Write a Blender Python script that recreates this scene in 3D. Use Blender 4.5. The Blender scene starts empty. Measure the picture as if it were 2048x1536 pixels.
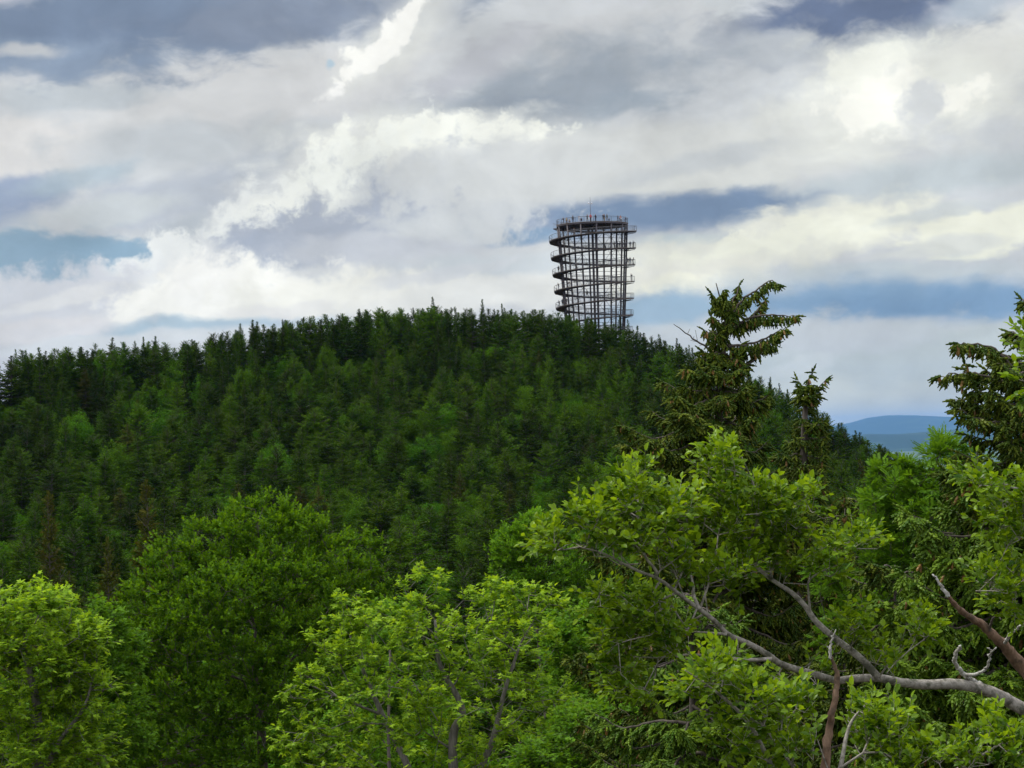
import bpy, math, random
import numpy as np
from mathutils import Matrix, Vector
random.seed(7)
RNG = np.random.default_rng(11)
S = bpy.context.scene
COL = S.collection
# ---------------------------------------------------------------- camera
F = 4619.0            # focal length in photo pixels (2048 wide)
PITCH = math.atan(112.0 / F)
ROLL = math.radians(1.7)
cam_d = bpy.data.cameras.new('camera')
cam_d.sensor_width = 36.0
cam_d.lens = F * 36.0 / 2048.0
cam_d.clip_start = 0.1
cam_d.clip_end = 200000.0
cam = bpy.data.objects.new('camera', cam_d)
COL.objects.link(cam)
CM = Matrix.Rotation(math.pi / 2 + PITCH, 3, 'X') @ Matrix.Rotation(-ROLL, 3, 'Z')
cam.matrix_world = CM.to_4x4()
S.camera = cam
S.render.resolution_x, S.render.resolution_y = 1024, 768
S.view_settings.view_transform = 'Standard'
S.view_settings.look = 'None'
S.view_settings.exposure = 0.0
S.view_settings.gamma = 1.0
S.cycles.max_bounces = 5
S.cycles.diffuse_bounces = 3
S.cycles.glossy_bounces = 2
S.cycles.transmission_bounces = 3
S.cycles.volume_bounces = 1
S.cycles.use_adaptive_sampling = True
S.cycles.adaptive_threshold = 0.01
S.cycles.use_denoising = True
S.cycles.denoiser = 'OPENIMAGEDENOISE'
S.cycles.denoising_input_passes = 'RGB_ALBEDO_NORMAL'
S.cycles.denoising_prefilter = 'ACCURATE'
S.cycles.caustics_reflective = False
S.cycles.caustics_refractive = False


def ray(px, py):
    d = CM @ Vector(((px - 1024) / F, (768 - py) / F, -1.0))
    return d


def at(px, py, Y):
    """world point seen at photo pixel (px, py), Y metres ahead"""
    d = ray(px, py)
    return np.array([d.x / d.y * Y, Y, d.z / d.y * Y])


def azel(px, py):
    d = ray(px, py)
    return math.atan2(d.x, d.y), math.asin(d.z / d.length)


def lin(c):
    return tuple(((v / 255) / 12.92 if v / 255 <= 0.04045 else ((v / 255 + 0.055) / 1.055) ** 2.4) for v in c)


# ---------------------------------------------------------------- sun
SUN_EL, SUN_AZ = math.radians(58), math.radians(-75)      # azimuth from +Y, negative = left
sun_d = bpy.data.lights.new('sun', 'SUN')
sun_d.energy = 2.3
sun_d.angle = math.radians(10)
sun_d.color = (1.0, 0.95, 0.86)
sun = bpy.data.objects.new('sun', sun_d)
COL.objects.link(sun)
_sd = Vector((math.sin(SUN_AZ) * math.cos(SUN_EL), math.cos(SUN_AZ) * math.cos(SUN_EL), math.sin(SUN_EL)))
sun.rotation_euler = _sd.to_track_quat('Z', 'Y').to_euler()

# ---------------------------------------------------------------- sky: Nishita under procedural cloud layers
W = bpy.data.worlds.new('World')
S.world = W
W.use_nodes = True
nt = W.node_tree
nt.nodes.clear()


def N(tree, t, **kw):
    n = tree.nodes.new(t)
    for k, v in kw.items():
        setattr(n, k, v)
    return n


def link(tree, a, b):
    tree.links.new(a, b)


def val(tree, sock, v):
    if hasattr(v, 'is_linked') or isinstance(v, bpy.types.NodeSocket):
        tree.links.new(v, sock)
    else:
        sock.default_value = v


def mth(tree, op, a, b=None, c=None, clamp=False):
    n = N(tree, 'ShaderNodeMath', operation=op)
    n.use_clamp = clamp
    val(tree, n.inputs[0], a)
    if b is not None:
        val(tree, n.inputs[1], b)
    if c is not None:
        val(tree, n.inputs[2], c)
    return n.outputs[0]


def vmth(tree, op, a, b=None, out=0):
    n = N(tree, 'ShaderNodeVectorMath', operation=op)
    val(tree, n.inputs[0], a)
    if b is not None:
        val(tree, n.inputs[1], b)
    return n.outputs[out]


def mixc(tree, fac, a, b):
    n = N(tree, 'ShaderNodeMix', data_type='RGBA')
    val(tree, n.inputs[0], fac)
    for s, v in ((n.inputs[6], a), (n.inputs[7], b)):
        val(tree, s, v if isinstance(v, bpy.types.NodeSocket) else (*v[:3], 1.0))
    return n.outputs[2]


def noise(tree, vec, scale, detail=5, rough=0.55, dist=0.0):
    n = N(tree, 'ShaderNodeTexNoise')
    val(tree, n.inputs['Vector'], vec)
    n.inputs['Scale'].default_value = scale
    n.inputs['Detail'].default_value = detail
    n.inputs['Roughness'].default_value = rough
    n.inputs['Distortion'].default_value = dist
    return n


tc = N(nt, 'ShaderNodeTexCoord')
nrm = vmth(nt, 'NORMALIZE', tc.outputs['Generated'])
sx = N(nt, 'ShaderNodeSeparateXYZ')
link(nt, nrm, sx.inputs[0])
az = mth(nt, 'ARCTAN2', sx.outputs[0], sx.outputs[1])
el = mth(nt, 'ARCSINE', sx.outputs[2])
cb = N(nt, 'ShaderNodeCombineXYZ')
link(nt, az, cb.inputs[0])
link(nt, el, cb.inputs[1])
ae = cb.outputs[0]
# stretched, tilted cloud coordinates for the noises
mp = N(nt, 'ShaderNodeMapping')
link(nt, ae, mp.inputs['Vector'])
mp.inputs['Rotation'].default_value = (0, 0, math.radians(-14))
mp.inputs['Scale'].default_value = (1.0, 1.75, 1.0)
nw = noise(nt, mp.outputs[0], 16, 3, 0.5)
wsub = vmth(nt, 'SUBTRACT', nw.outputs['Color'], (0.5, 0.5, 0.5))
wsc = N(nt, 'ShaderNodeVectorMath', operation='SCALE')
link(nt, wsub, wsc.inputs[0])
wsc.inputs['Scale'].default_value = 0.012
aew = vmth(nt, 'ADD', ae, wsc.outputs[0])
nw2 = noise(nt, mp.outputs[0], 60, 3, 0.5)
wsub2 = vmth(nt, 'SUBTRACT', nw2.outputs['Color'], (0.5, 0.5, 0.5))
wsc2 = N(nt, 'ShaderNodeVectorMath', operation='SCALE')
link(nt, wsub2, wsc2.inputs[0])
wsc2.inputs['Scale'].default_value = 0.006
aew = vmth(nt, 'ADD', aew, wsc2.outputs[0])
nA = noise(nt, mp.outputs[0], 38, 7, 0.56, 0.3).outputs['Fac']     # edge detail, soft
nB = noise(nt, aew, 75, 7, 0.6).outputs['Fac']                    # crisp cumulus detail
nC = noise(nt, mp.outputs[0], 11, 4, 0.5).outputs['Fac']           # broad grey patches

sky = N(nt, 'ShaderNodeTexSky', sky_type='NISHITA')
sky.sun_disc = False
sky.sun_elevation = SUN_EL
sky.sun_rotation = SUN_AZ
sky.air_density = 1.2
sky_s = N(nt, 'ShaderNodeVectorMath', operation='SCALE')
link(nt, sky.outputs[0], sky_s.inputs[0])
sky_s.inputs['Scale'].default_value = 0.10
# broad overcast deck over the blue: gaps only where the deck noise is low
ramp = N(nt, 'ShaderNodeMapRange')
link(nt, nC, ramp.inputs[0])
ramp.inputs[1].default_value, ramp.inputs[2].default_value = 0.28, 0.44
deckc = mixc(nt, nC, lin((172, 177, 196)), lin((236, 234, 236)))
cur = mixc(nt, ramp.outputs[0], sky_s.outputs[0], deckc)
# inside the part of the sky that is fully veiled
CL = []


def blob(px, py, rx, ry, rot, colr, soft=0.5, k=0.9, op=1.0, crisp=False, warp=True):
    """a cloud (or gap) of its own in the sky: place as azimuth/elevation, size in radians"""
    global cur
    soft, k = (soft * 1.6, k * 1.9) if crisp else (soft * 1.1, k * 1.8)
    a0, e0 = azel(px, py)
    m = N(nt, 'ShaderNodeMapping', vector_type='TEXTURE')
    link(nt, aew if warp else ae, m.inputs['Vector'])
    m.inputs['Location'].default_value = (a0, e0, 0)
    m.inputs['Rotation'].default_value = (0, 0, math.radians(rot) - ROLL)
    m.inputs['Scale'].default_value = (rx / F, ry / F, 1)
    r = vmth(nt, 'LENGTH', m.outputs[0], out=1)
    t = mth(nt, 'MULTIPLY_ADD', nB if crisp else nA, 2 * k / soft, (1 - k) / soft + 0.5)
    u = mth(nt, 'MULTIPLY_ADD', r, -1 / soft, t)
    mr = N(nt, 'ShaderNodeMapRange', interpolation_type='SMOOTHSTEP')
    link(nt, u, mr.inputs[0])
    mr.inputs[4].default_value = op
    cur = mixc(nt, mr.outputs[0], cur, lin(colr))


SKY_BLOBS = [
    # px, py, rx, ry, rot, colour, softness, noise, opacity, crisp
    (1024, 400, 1500, 520, 0, (206, 207, 216), 0.5, 0.2, 0.93),
    (500, 200, 420, 110, 8, (214, 212, 219), 0.8, 0.5, 0.9),
    (60, 290, 150, 60, 5, (220, 216, 221), 0.8, 0.7, 0.9),
    (150, 190, 150, 30, 5, (192, 196, 208), 0.8, 0.6, 0.9),
    (1560, 300, 560, 90, 14, (222, 221, 223), 0.8, 0.5, 0.9),
    (1200, 300, 250, 50, 5, (218, 217, 221), 0.8, 0.5, 0.9),
    (1900, 120, 200, 80, 10, (228, 226, 227), 0.8, 0.5, 0.9),
    (1380, 40, 170, 60, 10, (192, 196, 206), 0.9, 0.6, 0.8),
    (1250, 70, 260, 60, 10, (205, 203, 211), 0.8, 0.7, 0.7),
    (1760, 380, 380, 40, 8, (196, 202, 212), 0.9, 0.6, 0.85),
    (1380, 330, 200, 22, 12, (196, 198, 208), 0.9, 0.6, 0.7),
    # dark undersides
    (170, 50, 580, 86, 5, (128, 138, 166), 0.8, 0.6, 1.0),
    (600, 35, 260, 48, 6, (140, 145, 168), 0.9, 0.6, 0.9),
    (60, 120, 250, 36, 4, (146, 156, 182), 0.9, 0.6, 0.9),
    (60, 105, 60, 14, 5, (205, 204, 212), 0.9, 0.6, 0.8),
    (1690, 42, 240, 66, 4, (112, 120, 152), 0.8, 0.6, 1.0),
    (1960, 10, 120, 26, 20, (172, 180, 198), 0.9, 0.6, 0.8),
    (1560, 90, 90, 30, 0, (200, 202, 212), 0.9, 0.6, 0.8),
    (1150, 160, 340, 95, 10, (180, 182, 194), 0.9, 0.6, 0.8),
    (1080, 190, 270, 66, 14, (164, 167, 181), 0.9, 0.7, 0.95),
    (980, 225, 160, 28, 8, (152, 156, 173), 0.9, 0.7, 0.8),
    (1240, 215, 100, 28, 12, (160, 165, 180), 0.9, 0.7, 0.8),
    (950, 130, 120, 40, 35, (188, 187, 200), 0.8, 0.8, 0.8),
    (330, 290, 200, 50, 5, (192, 195, 206), 0.8, 0.6, 0.8),
    (560, 300, 140, 34, 25, (178, 182, 197), 0.8, 0.7, 0.7),
    (40, 400, 100, 36, 12, (156, 164, 192), 0.9, 0.7, 0.95),
    (170, 355, 110, 26, 20, (172, 184, 201), 0.9, 0.6, 0.8),
    (330, 400, 170, 56, 10, (184, 188, 205), 0.8, 0.6, 0.8),
    (210, 420, 150, 26, 8, (205, 208, 216), 0.8, 0.6, 0.8),
    # blue openings
    (110, 510, 230, 52, 4, (150, 182, 206), 0.45, 0.5, 1.0),
    (200, 485, 110, 24, 2, (146, 180, 205), 0.7, 0.5, 0.9),
    (360, 450, 60, 22, 10, (186, 190, 203), 0.7, 0.6, 0.9),
    (1230, 432, 360, 40, 3, (146, 166, 194), 1.0, 0.5, 0.95),
    (1330, 418, 250, 30, 3, (126, 152, 184), 0.9, 0.5, 0.95),
    (1010, 468, 130, 16, 0, (140, 170, 200), 0.7, 0.5, 0.95),
    (1350, 492, 160, 20, 10, (150, 178, 203), 0.7, 0.5, 0.9),
    (1350, 478, 110, 16, 8, (200, 208, 217), 0.7, 0.5, 0.9),
    # lower deck
    (1180, 530, 170, 50, 5, (214, 214, 219), 0.7, 0.5, 0.9),
    (1530, 495, 370, 62, 11, (233, 231, 226), 0.55, 0.5, 1.0),
    (1700, 455, 150, 32, 5, (243, 241, 232), 0.5, 0.9, 1.0, True),
    (1480, 500, 180, 26, 14, (243, 241, 231), 0.5, 1.0, 0.9, True),
    (1960, 470, 160, 46, 12, (240, 238, 228), 0.5, 0.8, 1.0),
    (1850, 505, 150, 16, 6, (220, 220, 222), 0.8, 0.5, 0.8),
    (1880, 428, 120, 14, 10, (205, 208, 215), 0.8, 0.5, 0.8),
    (1380, 560, 200, 40, 6, (232, 229, 224), 0.6, 0.6, 1.0),
    (1340, 570, 80, 22, 10, (244, 241, 230), 0.5, 0.9, 0.9, True),
    (1720, 560, 330, 30, 2, (196, 203, 214), 0.9, 0.4, 0.8),
    (1820, 604, 480, 38, 0, (140, 174, 206), 1.0, 0.4, 1.0),
    (1880, 610, 260, 22, 2, (128, 164, 200), 1.1, 0.4, 0.9),
    (1330, 625, 150, 34, 4, (156, 188, 213), 0.7, 0.4, 0.9),
    (1750, 730, 520, 96, 0, (193, 198, 204), 0.35, 0.25, 1.0),
    (1600, 670, 280, 36, 4, (200, 202, 213), 0.8, 0.5, 0.8),
    (1600, 730, 70, 18, 20, (206, 209, 216), 0.8, 0.7, 0.8),
    (1780, 840, 600, 75, 0, (210, 208, 201), 0.9, 0.2, 0.95),
    # bright streaks and cumulus, each with its soft glow of thin cloud
    (790, 80, 150, 46, 42, (228, 227, 230), 0.9, 0.6, 0.8),
    (860, 285, 290, 60, 5, (230, 229, 231), 0.9, 0.6, 0.85),
    (640, 380, 220, 70, 30, (226, 225, 229), 0.9, 0.6, 0.5),
    (430, 590, 270, 75, 8, (226, 224, 228), 0.9, 0.6, 0.5),
    (1750, 190, 170, 100, 12, (232, 231, 231), 0.9, 0.6, 0.85),
    (1900, 190, 110, 60, 15, (234, 233, 232), 0.9, 0.6, 0.8),
    (760, 92, 105, 22, 42, (252, 251, 248), 0.35, 0.9, 1.0, True),
    (835, 12, 32, 18, 60, (250, 250, 248), 0.4, 0.8, 1.0, True),
    (715, 108, 28, 16, 20, (250, 250, 247), 0.4, 0.8, 1.0, True),
    (656, 188, 20, 11, 20, (250, 250, 250), 0.9, 1.4, 1.0, True),
    (664, 134, 10, 8, 0, (176, 206, 226), 0.9, 0.5, 0.8),
    (880, 275, 205, 38, 4, (246, 245, 243), 0.4, 0.9, 1.0, True),
    (650, 372, 190, 52, 30, (244, 244, 244), 0.4, 0.8, 1.0, True),
    (490, 450, 110, 60, 50, (236, 236, 240), 0.4, 0.7, 1.0, True),
    (560, 400, 80, 22, 20, (247, 247, 246), 0.6, 0.9, 0.8, True),
    (870, 400, 250, 92, 6, (207, 208, 217), 0.4, 0.7, 1.0, True),
    (1050, 340, 200, 60, 4, (216, 216, 222), 0.7, 0.5, 0.9),
    (620, 478, 215, 66, 12, (178, 182, 201), 0.4, 0.8, 1.0, True),
    (520, 505, 110, 34, 0, (170, 176, 198), 0.7, 0.7, 0.8),
    (760, 500, 180, 40, 0, (200, 201, 214), 0.7, 0.6, 0.9),
    (880, 455, 120, 30, 0, (212, 213, 221), 0.7, 0.6, 0.8),
    (1000, 530, 200, 24, 2, (206, 210, 220), 0.8, 0.5, 0.9),
    (350, 495, 52, 42, 10, (234, 234, 239), 0.25, 0.6, 1.0, True),
    (290, 545, 110, 44, 12, (232, 232, 238), 0.3, 0.6, 1.0, True),
    (120, 590, 200, 56, 8, (214, 214, 226), 0.4, 0.6, 1.0, True),
    (100, 600, 110, 16, 15, (232, 230, 236), 0.7, 0.7, 0.8),
    (430, 590, 210, 62, 8, (254, 252, 246), 0.35, 0.5, 1.0, True),
    (400, 560, 70, 60, 50, (252, 252, 248), 0.5, 0.5, 1.0, True),
    (700, 590, 260, 40, 2, (238, 235, 233), 0.6, 0.7, 1.0, True),
    (950, 590, 260, 36, 6, (232, 230, 232), 0.7, 0.6, 0.9),
    (560, 622, 120, 20, 5, (224, 221, 226), 0.9, 0.7, 0.7),
    (900, 545, 160, 14, 12, (212, 212, 222), 0.8, 0.7, 0.7),
    (330, 652, 300, 16, 2, (172, 200, 219), 0.8, 0.4, 0.9),
    (100, 650, 160, 26, 5, (222, 218, 226), 0.7, 0.6, 0.9),
    (250, 680, 300, 18, 4, (214, 216, 226), 0.7, 0.4, 0.9),
    (1755, 190, 96, 68, 10, (249, 248, 244), 0.5, 0.9, 1.0, True),
    (1740, 130, 100, 34, 20, (238, 237, 234), 0.6, 0.8, 0.8, True),
    (1900, 200, 60, 26, 20, (250, 249, 244), 0.35, 1.0, 1.0, True),
    (1850, 215, 44, 34, 60, (216, 216, 223), 0.6, 1.1, 1.0, True),
]
def tone(c):
    r, g, b = c
    if b - r > 42:
        return (r + 4, g - 1, b - 6)
    if (r + g + b) / 3 < 178:
        return (r, g + 6, b + 1)
    return (min(255, r * 1.02 + 1), min(255, g * 1.02 + 4), min(255, b * 1.02 - 4))


for bi, b in enumerate(SKY_BLOBS):
    a = list(b)
    a[5] = tone(a[5])
    if bi % 8 == 7:      # tie the coordinates to the layers so far, so the shader compiles layer by layer
        tie = N(nt, 'ShaderNodeVectorMath', operation='MULTIPLY_ADD')
        link(nt, cur, tie.inputs[0])
        tie.inputs[1].default_value = (1e-9, 1e-9, 1e-9)
        link(nt, aew, tie.inputs[2])
        aew = tie.outputs[0]
    blob(*a[:9], crisp=(len(a) > 9))
# a last fine modulation so no cloud is perfectly smooth
fine = noise(nt, mp.outputs[0], 26, 5, 0.55, 0.6).outputs['Fac']
fm = N(nt, 'ShaderNodeMapRange')
link(nt, fine, fm.inputs[0])
fm.inputs[1].default_value, fm.inputs[2].default_value = 0.3, 0.7
fm.inputs[3].default_value, fm.inputs[4].default_value = 0.92, 1.10
fin = N(nt, 'ShaderNodeVectorMath', operation='SCALE')
link(nt, cur, fin.inputs[0])
link(nt, fm.outputs[0], fin.inputs['Scale'])
# second, broader billow shading
bil = noise(nt, aew, 13, 6, 0.6, 0.4).outputs['Fac']
bm = N(nt, 'ShaderNodeMapRange')
link(nt, bil, bm.inputs[0])
bm.inputs[1].default_value, bm.inputs[2].default_value = 0.32, 0.68
bm.inputs[3].default_value, bm.inputs[4].default_value = 0.84, 1.07
# overcast sky brightens from the horizon to the zenith
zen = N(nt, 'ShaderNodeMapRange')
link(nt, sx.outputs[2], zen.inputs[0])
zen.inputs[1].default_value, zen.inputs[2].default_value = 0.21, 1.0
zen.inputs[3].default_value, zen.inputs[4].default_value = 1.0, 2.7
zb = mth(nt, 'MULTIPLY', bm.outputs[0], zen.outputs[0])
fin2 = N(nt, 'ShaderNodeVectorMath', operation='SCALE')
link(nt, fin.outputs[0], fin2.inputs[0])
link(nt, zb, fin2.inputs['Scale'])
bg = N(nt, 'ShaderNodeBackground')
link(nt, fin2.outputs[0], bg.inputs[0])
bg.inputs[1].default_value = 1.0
wo = N(nt, 'ShaderNodeOutputWorld')
link(nt, bg.outputs[0], wo.inputs[0])
W.cycles.sampling_method = 'NONE'


# ---------------------------------------------------------------- materials
def mat(name):
    m = bpy.data.materials.new(name)
    m.use_nodes = True
    m.node_tree.nodes.clear()
    return m, m.node_tree


def leaf_mat(name, ca, cb_, transl=0.35, var=0.25, gloss=0.06, rough=0.45, hue=0.02):
    """leaf surface: per-leaf colour from attribute tint, per-tree variation"""
    m, t = mat(name)
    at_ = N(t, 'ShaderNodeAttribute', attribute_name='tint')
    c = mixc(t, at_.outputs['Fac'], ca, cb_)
    oi = N(t, 'ShaderNodeObjectInfo')
    hs = N(t, 'ShaderNodeHueSaturation')
    link(t, c, hs.inputs['Color'])
    link(t, mth(t, 'MULTIPLY_ADD', oi.outputs['Random'], 2 * var, 1 - var), hs.inputs['Value'])
    r2 = mth(t, 'FRACT', mth(t, 'MULTIPLY', oi.outputs['Random'], 37.7))
    link(t, mth(t, 'MULTIPLY_ADD', r2, 2 * hue, 0.5 - hue), hs.inputs['Hue'])
    d = N(t, 'ShaderNodeBsdfDiffuse')
    link(t, hs.outputs[0], d.inputs[0])
    tr = N(t, 'ShaderNodeBsdfTranslucent')
    tcol = N(t, 'ShaderNodeMix', data_type='RGBA', blend_type='MULTIPLY')
    tcol.inputs[0].default_value = 1.0
    link(t, hs.outputs[0], tcol.inputs[6])
    tcol.inputs[7].default_value = (1.5, 1.3, 0.5, 1)
    link(t, tcol.outputs[2], tr.inputs[0])
    ms = N(t, 'ShaderNodeMixShader')
    ms.inputs[0].default_value = transl
    link(t, d.outputs[0], ms.inputs[1])
    link(t, tr.outputs[0], ms.inputs[2])
    g = N(t, 'ShaderNodeBsdfGlossy')
    g.inputs['Roughness'].default_value = rough
    g.inputs[0].default_value = (0.9, 1.0, 0.85, 1)
    m2 = N(t, 'ShaderNodeMixShader')
    m2.inputs[0].default_value = gloss
    link(t, ms.outputs[0], m2.inputs[1])
    link(t, g.outputs[0], m2.inputs[2])
    o = N(t, 'ShaderNodeOutputMaterial')
    link(t, m2.outputs[0], o.inputs[0])
    return m


def bark_mat(name, ca, cb_, scale=14, stretch=0.25, bump=0.4, lichen=None):
    m, t = mat(name)
    co = N(t, 'ShaderNodeTexCoord')
    mpn = N(t, 'ShaderNodeMapping')
    link(t, co.outputs['Object'], mpn.inputs[0])
    mpn.inputs['Scale'].default_value = (1, 1, stretch)
    n1 = noise(t, mpn.outputs[0], scale, 6, 0.65)
    mr = N(t, 'ShaderNodeMapRange')
    link(t, n1.outputs['Fac'], mr.inputs[0])
    mr.inputs[1].default_value, mr.inputs[2].default_value = 0.35, 0.65
    c = mixc(t, mr.outputs[0], ca, cb_)
    if lichen:
        n2 = noise(t, co.outputs['Object'], scale * 0.45, 4, 0.6)
        mr2 = N(t, 'ShaderNodeMapRange')
        link(t, n2.outputs['Fac'], mr2.inputs[0])
        mr2.inputs[1].default_value, mr2.inputs[2].default_value = 0.52, 0.62
        c = mixc(t, mr2.outputs[0], c, lichen)
    p = N(t, 'ShaderNodeBsdfPrincipled')
    link(t, c, p.inputs['Base Color'])
    p.inputs['Roughness'].default_value = 0.85
    p.inputs['Specular IOR Level'].default_value = 0.25
    bp = N(t, 'ShaderNodeBump')
    bp.inputs['Strength'].default_value = bump
    bp.inputs['Distance'].default_value = 0.01
    link(t, n1.outputs['Fac'], bp.inputs['Height'])
    link(t, bp.outputs[0], p.inputs['Normal'])
    o = N(t, 'ShaderNodeOutputMaterial')
    link(t, p.outputs[0], o.inputs[0])
    return m


def plain_mat(name, ca, cb_=None, rough=0.6, metal=0.0, scale=3.0):
    m, t = mat(name)
    p = N(t, 'ShaderNodeBsdfPrincipled')
    co = N(t, 'ShaderNodeTexCoord')
    n1 = noise(t, co.outputs['Object'], scale, 5, 0.6)
    c = mixc(t, n1.outputs['Fac'], ca, cb_ or ca)
    link(t, c, p.inputs['Base Color'])
    p.inputs['Roughness'].default_value = rough
    p.inputs['Metallic'].default_value = metal
    o = N(t, 'ShaderNodeOutputMaterial')
    link(t, p.outputs[0], o.inputs[0])
    return m


M = {}
M['spruce'] = leaf_mat('spruce_needles', (0.019, 0.052, 0.003), (0.064, 0.126, 0.005), 0.12, 0.42, 0.006, 0.6, 0.010)
M['larch'] = leaf_mat('larch_needles', (0.036, 0.104, 0.003), (0.108, 0.212, 0.006), 0.20, 0.38, 0.006, 0.6, 0.010)
M['brownspruce'] = leaf_mat('cone_laden_needles', (0.042, 0.068, 0.008), (0.120, 0.122, 0.018), 0.12, 0.2, 0.008)
M['broad'] = leaf_mat('broadleaf_leaves', (0.034, 0.112, 0.004), (0.096, 0.215, 0.009), 0.28, 0.30, 0.005, 0.5, 0.012)
M['beech'] = leaf_mat('beech_leaves', (0.032, 0.108, 0.004), (0.145, 0.290, 0.009), 0.38, 0.05, 0.008, 0.4, 0.0)
M['maple_y'] = leaf_mat('young_maple_leaves', (0.060, 0.165, 0.006), (0.370, 0.580, 0.034), 0.42, 0.05, 0.010, 0.4, 0.0)
M['maple_g'] = leaf_mat('green_maple_leaves', (0.050, 0.150, 0.008), (0.160, 0.330, 0.018), 0.36, 0.15, 0.008, 0.4, 0.0)
M['rowan'] = leaf_mat('rowan_leaves', (0.045, 0.130, 0.008), (0.150, 0.310, 0.020), 0.36, 0.05, 0.010, 0.35, 0.0)
M['beech_near'] = leaf_mat('near_beech_leaves', (0.036, 0.110, 0.005), (0.260, 0.420, 0.018), 0.44, 0.03, 0.016, 0.34, 0.0)
M['shoot'] = leaf_mat('spruce_shoots', (0.030, 0.066, 0.005), (0.130, 0.165, 0.012), 0.08, 0.05, 0.015, 0.45, 0.0)
M['freshshoot'] = leaf_mat('fresh_spruce_shoots', (0.050, 0.115, 0.006), (0.160, 0.260, 0.014), 0.15, 0.05, 0.02, 0.45, 0.0)
M['cone'] = leaf_mat('spruce_cones', (0.16, 0.085, 0.022), (0.36, 0.19, 0.045), 0.0, 0.05, 0.05, 0.5, 0.0)
M['bark'] = bark_mat('grey_brown_bark', (0.050, 0.042, 0.032), (0.15, 0.13, 0.105), 9)
M['beechbark'] = bark_mat('smooth_beech_bark', (0.22, 0.20, 0.165), (0.46, 0.43, 0.37), 26, 1.0, 0.7, (0.13, 0.13, 0.095))
M['maplebark'] = bark_mat('pale_grey_maple_bark', (0.10, 0.09, 0.075), (0.27, 0.25, 0.22), 14)
M['deadwood'] = bark_mat('rotten_brown_wood', (0.11, 0.062, 0.036), (0.30, 0.20, 0.13), 16, 0.5, 0.8, (0.10, 0.07, 0.045))
M['lichen'] = bark_mat('lichen_crusted_twig', (0.22, 0.20, 0.16), (0.62, 0.62, 0.56), 30, 1.0, 0.8)
M['steel'] = plain_mat('weathered_dark_steel', (0.060, 0.054, 0.062), (0.115, 0.10, 0.11), 0.55, 0.0, 0.6)
M['timber'] = plain_mat('grey_brown_decking', (0.12, 0.09, 0.065), (0.21, 0.165, 0.12), 0.8, 0.0, 1.2)
M['rail'] = plain_mat('galvanised_rail', (0.085, 0.085, 0.09), (0.14, 0.14, 0.145), 0.45, 0.2, 1.0)
M['white'] = plain_mat('white_plastic', (0.75, 0.76, 0.78), (0.8, 0.8, 0.8), 0.5)


# ---------------------------------------------------------------- mesh helpers
def build(name, V, faces, materials, parent=None, tint=None, midx=None, smooth=False):
    """V (n,3); faces: list of int arrays (m,3) or (m,4); ONE mesh object"""
    me = bpy.data.meshes.new(name)
    V = np.asarray(V, dtype=np.float32)
    me.vertices.add(len(V))
    me.vertices.foreach_set('co', V.ravel())
    loops = np.concatenate([f.ravel() for f in faces]).astype(np.int32)
    tot = np.concatenate([np.full(len(f), f.shape[1], dtype=np.int32) for f in faces])
    st = np.concatenate([[0], np.cumsum(tot)[:-1]]).astype(np.int32)
    me.loops.add(len(loops))
    me.loops.foreach_set('vertex_index', loops)
    me.polygons.add(len(tot))
    me.polygons.foreach_set('loop_start', st)
    me.polygons.foreach_set('loop_total', tot)
    for m in (materials if isinstance(materials, (list, tuple)) else [materials]):
        me.materials.append(m)
    if midx is not None:
        me.polygons.foreach_set('material_index', np.asarray(midx, dtype=np.int32))
    if smooth is not False:
        sm = np.full(len(tot), True) if smooth is True else np.asarray(smooth)
        me.polygons.foreach_set('use_smooth', sm)
    if tint is not None:
        a = me.attributes.new('tint', 'FLOAT', 'FACE')
        a.data.foreach_set('value', np.asarray(tint, dtype=np.float32))
    me.update(calc_edges=True)
    o = bpy.data.objects.new(name, me)
    COL.objects.link(o)
    o.parent = parent
    return o


def empty(name, loc=(0, 0, 0)):
    o = bpy.data.objects.new(name, None)
    COL.objects.link(o)
    o.location = loc
    o.empty_display_size = 0.2
    return o


def tag(o, label=None, cat=None, group=None, kind=None):
    for k, v in (('label', label), ('category', cat), ('group', group), ('kind', kind)):
        if v:
            o[k] = v
    return o


def copy_tree(root):
    r = root.copy()
    COL.objects.link(r)
    for ch in root.children:
        c = ch.copy()
        COL.objects.link(c)
        c.parent = r
        c.matrix_parent_inverse = ch.matrix_parent_inverse.copy()
        for g in ch.children:
            d = g.copy()
            COL.objects.link(d)
            d.parent = c
    return r


def norm(a):
    return a / np.maximum(np.linalg.norm(a, axis=-1, keepdims=True), 1e-9)


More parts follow.
